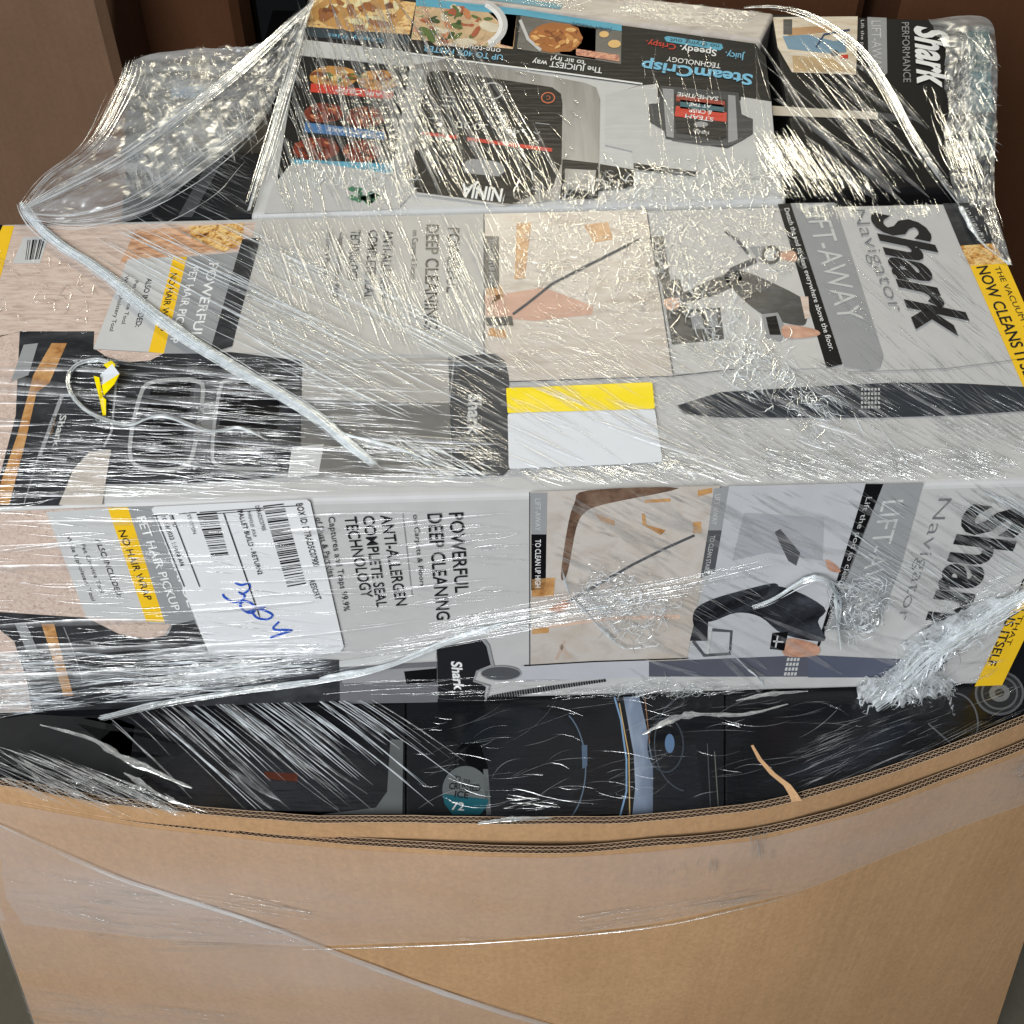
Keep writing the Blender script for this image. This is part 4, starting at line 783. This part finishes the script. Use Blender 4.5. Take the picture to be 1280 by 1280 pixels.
rope('twisted_fold', R((905, 800), (930, 826), (948, 842), (955, 852), plane=FRONT, off=.006), [1*pxm, 2*pxm, 2*pxm, 1.4*pxm])
rope('twisted_fold', R((702, 705), (712, 735), (738, 765), (775, 800), (800, 802), plane=FRONT, off=.006), [1*pxm, 2*pxm, 2.4*pxm, 2*pxm])
rope('glossy_fold', [P(803, 918, ZB+.006), P(838, 900, ZB+.012), P(870, 893, ZB+.01), P(930, 893, ZB+.008), P(985, 880, ZB+.008)], [1*pxm, 5*pxm, 3*pxm, 2*pxm, .7*pxm], CREASE)
rope('glossy_fold', [P(920, 876, ZB+.006), P(960, 868, ZB+.008), P(1010, 864, ZB+.006)], [.6*pxm, 2.6*pxm, .6*pxm], CREASE)
rope('glossy_fold', [P(50, 906, ZB+.012), P(110, 922, ZB+.016), P(150, 945, ZB+.016), P(200, 968, ZB+.012), P(240, 985, ZB+.008)], [.7*pxm, 2*pxm, 4*pxm, 4*pxm, 1*pxm], CREASE)
rope('glossy_fold', [P(155, 966, ZB+.01), P(175, 978, ZB+.012), P(210, 1000, ZB+.012), P(235, 1008, ZB+.01)], [.7*pxm, 3*pxm, 2*pxm, 1*pxm], CREASE)
rope('glossy_fold', [P(598, 1029, ZR+.026), P(640, 1024, ZR+.03), P(690, 1022, ZR+.028)], [1.5*pxm, 3*pxm, .6*pxm], CREASE)

def sheet(name, rows, nu, nv_, mat, amp, fx, fy, seed=0):
    """film stretched between rows of world points, rippled by noise"""
    rs = []
    for r in rows:
        c = catmull([Vector(p) for p in r], 10); L = [0]
        for a, b in zip(c, c[1:]): L.append(L[-1]+(b-a).length)
        o = []
        for i in range(nu+1):
            t = L[-1]*i/nu; k = 0
            while k < len(L)-2 and L[k+1] < t: k += 1
            d = L[k+1]-L[k]; o.append(c[k].lerp(c[k+1], (t-L[k])/d if d > 0 else 0))
        rs.append(o)
    vs = []
    for j in range(nv_+1):
        f = j/nv_*(len(rs)-1); k = min(len(rs)-2, int(f)); t = f-k
        for i in range(nu+1):
            p = rs[k][i].lerp(rs[k+1][i], t); e = min(1, 4*min(j, nv_-j)/nv_+.25)
            h = noise.noise(Vector((i/nu*fx, j/nv_*fy, seed)))+.55*noise.noise(Vector((i/nu*fx*2.3, j/nv_*fy*2.3, seed+5)))+.3*noise.noise(Vector((i/nu*fx*5, j/nv_*fy*5, seed+9)))
            vs.append(p+Vector((0, -.35, 1))*amp*h*e)
    m = MB(); w = nu+1; m.mesh(vs, [(j*w+i, j*w+i+1, (j+1)*w+i+1, (j+1)*w+i) for j in range(nv_) for i in range(nu)], mat, True)
    return m.build(name, sf)
z1 = ZT+.012
sheet('film_web', [[P(28, 262, z1), P(60, 224, z1), P(118, 180, z1), P(155, 116, z1), P(170, 74, z1), P(250, 61, z1), P(332, 62, z1)],
                   [P(32, 266, z1), P(80, 250, z1), P(150, 205, z1+.006), P(205, 160, z1+.006), P(240, 125, z1), P(290, 105, z1), P(352, 40, z1)],
                   [P(40, 274, z1), P(100, 282, z1-.006), P(180, 268, z1), P(250, 215, z1+.004), P(315, 165, z1), P(345, 120, z1), P(392, 4, z1)]], 150, 80, HAZE, .004, 14, 9, 2)
sheet('film_web', [[P(1160, 24, ZT), P(1232, 22, ZT), P(1246, 70, ZT), P(1245, 160, ZT), P(1244, 250, ZT), P(1266, 332, ZT)],
                   [P(1182, 60, ZT+.004), P(1206, 60, ZT+.01), P(1214, 110, ZT+.01), P(1212, 170, ZT+.006), P(1220, 240, ZT), P(1240, 320, ZT)],
                   [P(1180, 110, ZT-.004), P(1184, 120, ZT), P(1186, 140, ZT), P(1180, 170, ZT), P(1190, 230, ZT), P(1215, 300, ZT)]], 120, 40, HAZE, .005, 16, 6, 7)
def crumple(name, plane, cx, cy, poly, hgt, seed, mat=CRUMPLE, nr=26, na_=90, off=.004):
    vs = []; n = len(poly)
    for j in range(nr+1):
        for i in range(na_):
            f = i/na_*n; k = int(f); t = f-k; a = Vector(poly[k]); b = Vector(poly[(k+1) % n]); e = a.lerp(b, t); q = Vector((cx, cy)).lerp(e, (j/nr)*(1+.1*noise.noise(Vector((e.x*.11, e.y*.11, seed)))))
            h = abs(noise.noise(Vector((q.x*.07, q.y*.07, seed))))+.7*abs(noise.noise(Vector((q.x*.17+q.y*.05, q.y*.11, seed+3))))+.3*abs(noise.noise(Vector((q.x*.33, q.y*.24, seed+4))))
            vs.append(plane.at(q.x, q.y, off+hgt*h*(1-.6*(j/nr)**2)))
    m = MB(); m.mesh(vs, [(j*na_+i, j*na_+(i+1) % na_, (j+1)*na_+(i+1) % na_, (j+1)*na_+i) for j in range(nr) for i in range(na_)], mat, True)
    return m.build(name, sf)
crumple('film_crumple', FRONT, 1120, 868, [(1060, 872), (1070, 850), (1105, 832), (1150, 826), (1190, 845), (1180, 870), (1160, 880), (1142, 892), (1138, 898), (1125, 890), (1110, 894), (1092, 888), (1075, 892)], .022, 1)
crumple('film_crumple', FRONT, 1130, 840, [(1090, 880), (1100, 840), (1140, 800), (1160, 790), (1180, 800), (1170, 830), (1150, 860)], .012, 8)
crumple('film_crumple', FRONT, 1190, 785, [(1120, 800), (1180, 765), (1240, 738), (1262, 745), (1230, 775), (1160, 815)], .012, 13)
m = MB()
def curls(plane, cx, cy, rx, ry, n, size, wd, mats, hgt, rot=0):
    m = MB(); c_, s_ = math.cos(rot), math.sin(rot)
    for q in range(n):
        a = random.uniform(0, 6.283); r = random.random()**.7; u, v = rx*r*math.cos(a), ry*r*math.sin(a); x, y = cx+u*c_-v*s_, cy+u*s_+v*c_
        th = random.uniform(0, 6.283); l = random.uniform(*size); pts = []; h0 = random.random()*hgt*(1-.6*r); k = random.gauss(0, .9)
        for i in range(7):
            pts.append(plane.at(x, y, .003+h0+hgt*.25*noise.noise(Vector((x*.2, y*.2, q*.37))))); x += math.cos(th)*l/6; y += math.sin(th)*l/6; th += k*.45+random.gauss(0, .25)
        ridge(m, pts, random.uniform(*wd)*.00031, .0003, random.choice(mats), plane.n)
    return m.build('crumple_crease', sf)
CC = [CREASE_COOL, CREASE_COOL, CREASE, CREASE_FAINT]; 
GM = [CREASE_COOL, CREASE_COOL, SMEAR2, SMEAR2, CREASE]
def gather(pts, wid, n, part=(.12, .45), wd=(.7, 5), off=.012): bundle(R(*pts, plane=FRONT, off=off), wid, n, GM, part, wd, .9, .34)
curls(FRONT, 780, 748, 62, 40, 260, (8, 34), (.5, 1.3), CC, .008, .35)
gather([(722, 712), (740, 742), (765, 776), (792, 800), (826, 796)], [6, 10, 12, 8], 36, (.06, .25), (.5, 2.6), off=.007); gather([(730, 722), (770, 714), (800, 735), (780, 756), (750, 748)], [8, 14, 14, 8], 30, (.06, .25), (.5, 2.6), off=.007); gather([(740, 760), (790, 745), (830, 750), (846, 770)], [8, 10, 8, 4], 30, (.06, .25), (.5, 2.4), off=.007)
gather([(1040, 716), (1072, 722), (1098, 742), (1094, 766), (1070, 776), (1052, 760), (1064, 742), (1080, 748)], [7, 12, 12, 9, 7], 70, (.06, .2), (.6, 3))
curls(FRONT, 1068, 752, 34, 40, 200, (8, 30), (.5, 1.6), CC, .012)
gather([(1030, 712), (1046, 736), (1044, 770), (1056, 796)], [6, 9, 8, 4], 70)
gather([(1310, 712), (1250, 745), (1200, 776), (1160, 812), (1120, 850), (1085, 882), (1070, 892)], [9, 16, 18, 22, 24, 18, 10], 190, (.05, .2), (.6, 3.6))
gather([(1150, 820), (1180, 842), (1176, 866), (1150, 884), (1130, 896)], [12, 14, 14, 8], 50, (.06, .25), (.6, 3.4), off=.02)
gather([(1130, 828), (1092, 846), (1066, 868), (1078, 888), (1110, 892)], [14, 16, 14, 10], 50, (.06, .25), (.6, 3.4), off=.02)
gather([(1100, 872), (1130, 866), (1165, 872), (1190, 858)], [12, 14, 12, 6], 50, (.06, .25), (.6, 3.4), off=.024)
gather([(1090, 880), (1140, 800), (1200, 790), (1262, 748)], [14, 16, 14, 10], 50, (.06, .25), (.6, 3.4), off=.014)
curls(FRONT, 1128, 860, 66, 27, 420, (7, 26), (.5, 1.8), CC, .020, -.25)
curls(FRONT, 1180, 795, 100, 22, 260, (8, 28), (.5, 1.6), CC, .014, -.62)
curls(TOP, 820, 320, 180, 66, 520, (6, 26), (.6, 1.7), [CREASE, CREASE, CREASE_FAINT], .005)
curls(TOP, 930, 440, 150, 34, 260, (8, 40), (.7, 2.2), CC, .005, .75)
curls(NP, 800, 240, 170, 18, 200, (8, 36), (.7, 2.2), [CREASE, CREASE, CREASE_COOL, CREASE_FAINT], .010, -.05)
curls(NP, 450, 225, 90, 22, 100, (8, 30), (.6, 1.6), CC, .005, .1)
curls(hz(ZK), 1214, 120, 20, 70, 200, (6, 30), (.6, 1.8), CC, .012)
curls(hz(ZT-.016), 245, 122, 74, 40, 340, (8, 30), (.6, 1.6), [CREASE, CREASE_FAINT, CREASE_FAINT], .010)
curls(hz(ZT-.016), 245, 122, 64, 34, 40, (20, 50), (5, 12), [SMEAR_SHINE], .010)
curls(FRONT, 830, 860, 70, 8, 90, (6, 24), (.5, 1.3), CC, .004)
SM = [SMEAR_SHINE]  # wide pale strips laid on as the film's broad highlights
m = MB(); creases(m, ka, UP, [(950, 60), (1100, 60), (1190, 240), (1100, 256), (966, 230)], 26, 46, 8, (90, 240), (8, 22), SM, .008, .02); m.build('crease', sf)
m = MB(); creases(m, fa, FN, [(-120, 640), (640, 630), (640, 760), (420, 820), (-100, 880)], 28, -3, 3, (120, 330), (6, 18), SM, .004, .01); m.build('crease', sf)
m = MB(); creases(m, fa, FN, [(700, 612), (1330, 604), (1250, 850), (700, 860)], 50, 28, 8, (60, 200), (6, 18), SM, .004, .02); m.build('crease', sf)
m = MB(); creases(m, la, UP, [(150, 890), (480, 880), (500, 1015), (330, 1020)], 9, 38, 3, (80, 220), (4, 12), SM, .003, .01); m.build('crease', sf)
m = MB(); creases(m, fa, FN, [(-110, 800), (430, 795), (400, 835), (200, 866), (-90, 896)], 34, -4, 3, (100, 300), (7, 22), SM, .0048, .01); m.build('crease', sf)
m = MB(); creases(m, ta, UP, [(-100, 440), (640, 440), (640, 605), (-190, 636)], 60, 3, 3, (100, 300), (5, 16), SM, .003, .01); m.build('crease', sf)
m = MB(); creases(m, ta, UP, [(318, 275), (640, 268), (640, 450), (300, 440)], 50, 66, 4, (50, 150), (5, 14), SM, .003, .01); m.build('crease', sf)
m = MB(); creases(m, ta, UP, [(560, 470), (880, 440), (1300, 500), (1360, 598), (560, 604)], 70, 28, 5, (60, 180), (5, 14), SM, .0036, .01); m.build('crease', sf)
m = MB(); creases(m, na, UP, [(384, 0), (560, 0), (720, 240), (318, 268)], 50, 66, 5, (80, 220), (5, 14), SM, .003, .01); m.build('crease', sf)
m = MB(); creases(m, ka, UP, [(120, 210), (330, 120), (392, 10), (385, 110), (320, 200), (180, 262)], 50, 60, 12, (40, 120), (5, 14), SM, .013, .03)
m.build('crease', sf)
crumple('film_crumple', hz(ZT-.016), 240, 120, [(160, 175), (156, 120), (172, 80), (250, 66), (330, 66), (345, 110), (325, 150), (240, 178)], .014, 21, film('film_crumple_grey', .78, .5, .24, (1, .99, .96), .5, (40, 40, 40), 0, .35), 40, 140)
crumple('film_crumple', hz(ZK), 1216, 120, [(1196, 40), (1236, 34), (1244, 100), (1244, 190), (1216, 205), (1196, 150)], .01, 27, film('film_crumple_clear', .86, .45, .2, (1, 1, 1), .5, (40, 40, 40), 0, .35), 30, 100)

# ------------------------------------------------------------------ film round the bin
def proj(p):
    d = p-EYE; z = d.dot(CF); return (640+F*d.x/z, 640-F*d.dot(CU)/z)
cols = outer_pts[::17]+[outer_pts[-1]]
def wall_at(px, py, off=.0):
    best = []; px0 = px
    for i, p in enumerate(cols):
        lo, hi = -.05, ZR-.005
        for _ in range(22):
            mid = (lo+hi)/2
            if proj(down(p, mid))[1] < py: lo = mid
            else: hi = mid
        best.append((proj(down(p, lo))[0], lo, i))
    px = max(best[0][0]+.5, min(best[-1][0]-.5, px)); k = 0
    while k < len(best)-2 and best[k+1][0] < px: k += 1
    (xa, ha, _), (xb, hb, _) = best[k], best[k+1]; t = (px-xa)/(xb-xa) if xb != xa else 0; t = max(-.5, min(1.5, t))
    p = cols[k].lerp(cols[k+1], t); return down(p+nrm(cols, k)*off, ha+(hb-ha)*t)
bf = empty('stretch_film', (0, .5, .1), 'hazy clear stretch film band wrapped round the brown cardboard bin below its rim', 'stretch film')
def interp(pts, x):
    for (x0, y0), (x1, y1) in zip(pts, pts[1:]):
        if x <= x1: return y0+(y1-y0)*(x-x0)/(x1-x0)
    return pts[-1][1]
def band(name, top, bot, x0, x1, off, nx=44, ny=6):
    vs = []
    for j in range(ny+1):
        for i in range(nx+1):
            x = x0+(x1-x0)*i/nx; y = interp(top, x)+(interp(bot, x)-interp(top, x))*j/ny; vs.append(wall_at(x, y, off))
    m = MB(); w = nx+1; m.mesh(vs, [(j*w+i, j*w+i+1, (j+1)*w+i+1, (j+1)*w+i) for j in range(ny) for i in range(nx)], BAND, True); return m.build(name, bf)
rim_low = [(x, y+3) for x, y in outer_px]
edge_a = [(-40, 1140), (0, 1150), (200, 1172), (380, 1181), (600, 1173), (800, 1156), (1000, 1113), (1100, 1072), (1200, 1032), (1290, 1000)]
diag = [(-40, 1005), (0, 1026), (160, 1095), (330, 1150), (540, 1230), (720, 1286), (740, 1292)]
band('upper_band', rim_low, edge_a, -20, 1290, .0015)
band('lower_band', diag, [(-40, 1300), (740, 1301)], -20, 735, .003, 40, 8)
wn = Vector((0, -1, .2)).normalized(); wa = lambda x, y, o: wall_at(x, y, o+.001)
def wall_streaks(poly, n, ang, jit, ln, wd, mats):
    m = MB(); creases(m, wa, wn, poly, n, ang, jit, ln, wd, mats, .003, .02, .6); m.build('crease', bf)
wall_streaks([(0, 1075), (200, 1110), (400, 1118), (380, 1180), (200, 1172), (0, 1150)], 90, 7, 4, (30, 150), (.7, 1.8), [CREASE, CREASE_FAINT])
wall_streaks([(100, 1160), (380, 1172), (640, 1160), (640, 1180), (380, 1190), (100, 1185)], 40, 2, 3, (30, 120), (.6, 1.4), F3)
wall_streaks([(700, 1140), (1000, 1098), (1000, 1112), (700, 1166)], 40, -10, 3, (30, 130), (.6, 1.4), F3)
wall_streaks([(0, 1230), (180, 1250), (400, 1278), (0, 1279)], 70, 8, 3, (30, 140), (.6, 1.4), F3)
wall_streaks([(810, 1075), (900, 1065), (900, 1092), (810, 1096)], 26, 90, 6, (8, 20), (.7, 1.6), F3)
wall_streaks([(930, 1010), (960, 1010), (970, 1070), (930, 1070)], 20, 88, 6, (14, 40), (.7, 1.8), F3)
wall_streaks([(1220, 970), (1290, 940), (1290, 990), (1230, 1000)], 60, -20, 10, (10, 40), (.7, 2), F3)
wall_streaks([(380, 1112), (640, 1115), (640, 1122), (380, 1122)], 14, 5, 20, (6, 18), (.7, 1.6), F3)
def wrope(px, rads, mat=HAZE):
    global sf
    keep = sf; sf = bf; rope('film_edge', [wall_at(x, y, .004) for x, y in px], [r*.8 for r in rads], mat, .3, 7, .4); sf = keep
wrope([(-20, 1016), (80, 1062), (160, 1096), (330, 1151), (430, 1190), (540, 1231), (640, 1264), (720, 1287)], [3*pxm, 3*pxm, 3.4*pxm, 4*pxm, 4*pxm])
wrope([(380, 1182), (600, 1174), (800, 1156), (920, 1132), (1000, 1112)], [.2*pxm, 1*pxm, 1.2*pxm, .2*pxm], CREASE_FAINT)

# ------------------------------------------------------------------ dim bins and shelf behind
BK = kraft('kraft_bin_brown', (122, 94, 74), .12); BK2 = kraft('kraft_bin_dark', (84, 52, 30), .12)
def back_bin(label, x0, x1, y, depth, top, mat, rot=0, lean=0):
    t = empty('cardboard_bin', ((x0+x1)/2, y+depth/2, 0), label, 'cardboard bin', 'bins standing behind')
    def panel(name, pts, th, mt):
        m = MB(); a = [Vector(p) for p in pts]; n = (a[1]-a[0]).cross(a[3]-a[0]).normalized()*th; b = [p+n for p in a]
        m.poly(a, mt); m.poly(b[::-1], mt)
        for i in range(4): m.poly([a[i], a[(i+1) % 4], b[(i+1) % 4], b[i]], mt)
        return m.build(name, t)
    e = .012
    panel('front_wall', [(x0+e, y, .0), (x1-e, y, .0), (x1-e, y, top), (x0+e, y, top)], -.008, mat)
    panel('corner_wall', [(x0, y+e, 0), (x0+e, y, 0), (x0+e, y, top), (x0, y+e, top)], -.008, mat)
    panel('corner_wall', [(x1-e, y, 0), (x1, y+e, 0), (x1, y+e, top), (x1-e, y, top)], -.008, mat)
    panel('side_wall', [(x0, y+depth, 0), (x0, y+e, 0), (x0, y+e, top), (x0, y+depth, top)], -.008, mat)
    panel('side_wall', [(x1, y+e, 0), (x1, y+depth, 0), (x1, y+depth, top), (x1, y+e, top)], -.008, mat)
    panel('rear_wall', [(x1, y+depth, 0), (x0, y+depth, 0), (x0, y+depth, top), (x1, y+depth, top)], -.008, mat)
    return t
def xat(px, py, y):  # x of a pixel on the vertical plane at depth y
    d = ray(px, py); return d.x*y/d.y
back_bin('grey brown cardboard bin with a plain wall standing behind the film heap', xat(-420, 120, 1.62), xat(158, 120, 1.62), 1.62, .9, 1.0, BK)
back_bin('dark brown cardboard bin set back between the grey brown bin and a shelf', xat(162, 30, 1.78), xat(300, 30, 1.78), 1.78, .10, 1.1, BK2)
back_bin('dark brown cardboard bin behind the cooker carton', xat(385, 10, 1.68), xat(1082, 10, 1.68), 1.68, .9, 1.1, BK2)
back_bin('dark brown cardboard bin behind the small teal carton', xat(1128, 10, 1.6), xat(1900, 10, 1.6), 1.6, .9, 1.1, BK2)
sh = empty('shelf_rack', (xat(345, 30, 2.4), 2.5, 0), 'dark shelf rack glimpsed in the gap between two dark brown bins', 'shelf')
dk = card((40, 34, 28))
for nm, z0, z1_, y0, y1 in (('shelf_board', .30, .32, 2.35, 2.75), ('shelf_board', .42, .44, 2.35, 2.75), ('shelf_board', .08, .10, 2.35, 2.75)):
    xa, xb = xat(300, 30, 2.4), xat(400, 30, 2.4); m = MB()
    q = [(xa, y0), (xb, y0), (xb, y1), (xa, y1)]; t = [Vector((x, y, z1_)) for x, y in q]; b = [Vector((x, y, z0)) for x, y in q]
    m.poly(t, dk); m.poly(b[::-1], dk)
    for i in range(4): m.poly([b[i], b[(i+1) % 4], t[(i+1) % 4], t[i]], dk)
    m.build(nm, sh)
for xa in (xat(304, 30, 2.36), xat(388, 30, 2.36)):
    m = MB(); 
    t = [Vector((xa, 2.34, 1.2)), Vector((xa+.03, 2.34, 1.2)), Vector((xa+.03, 2.37, 1.2)), Vector((xa, 2.37, 1.2))]; b = [Vector((p.x, p.y, 0)) for p in t]
    m.poly(t, dk)
    for i in range(4): m.poly([b[i], b[(i+1) % 4], t[(i+1) % 4], t[i]], dk)
    m.build('post', sh)
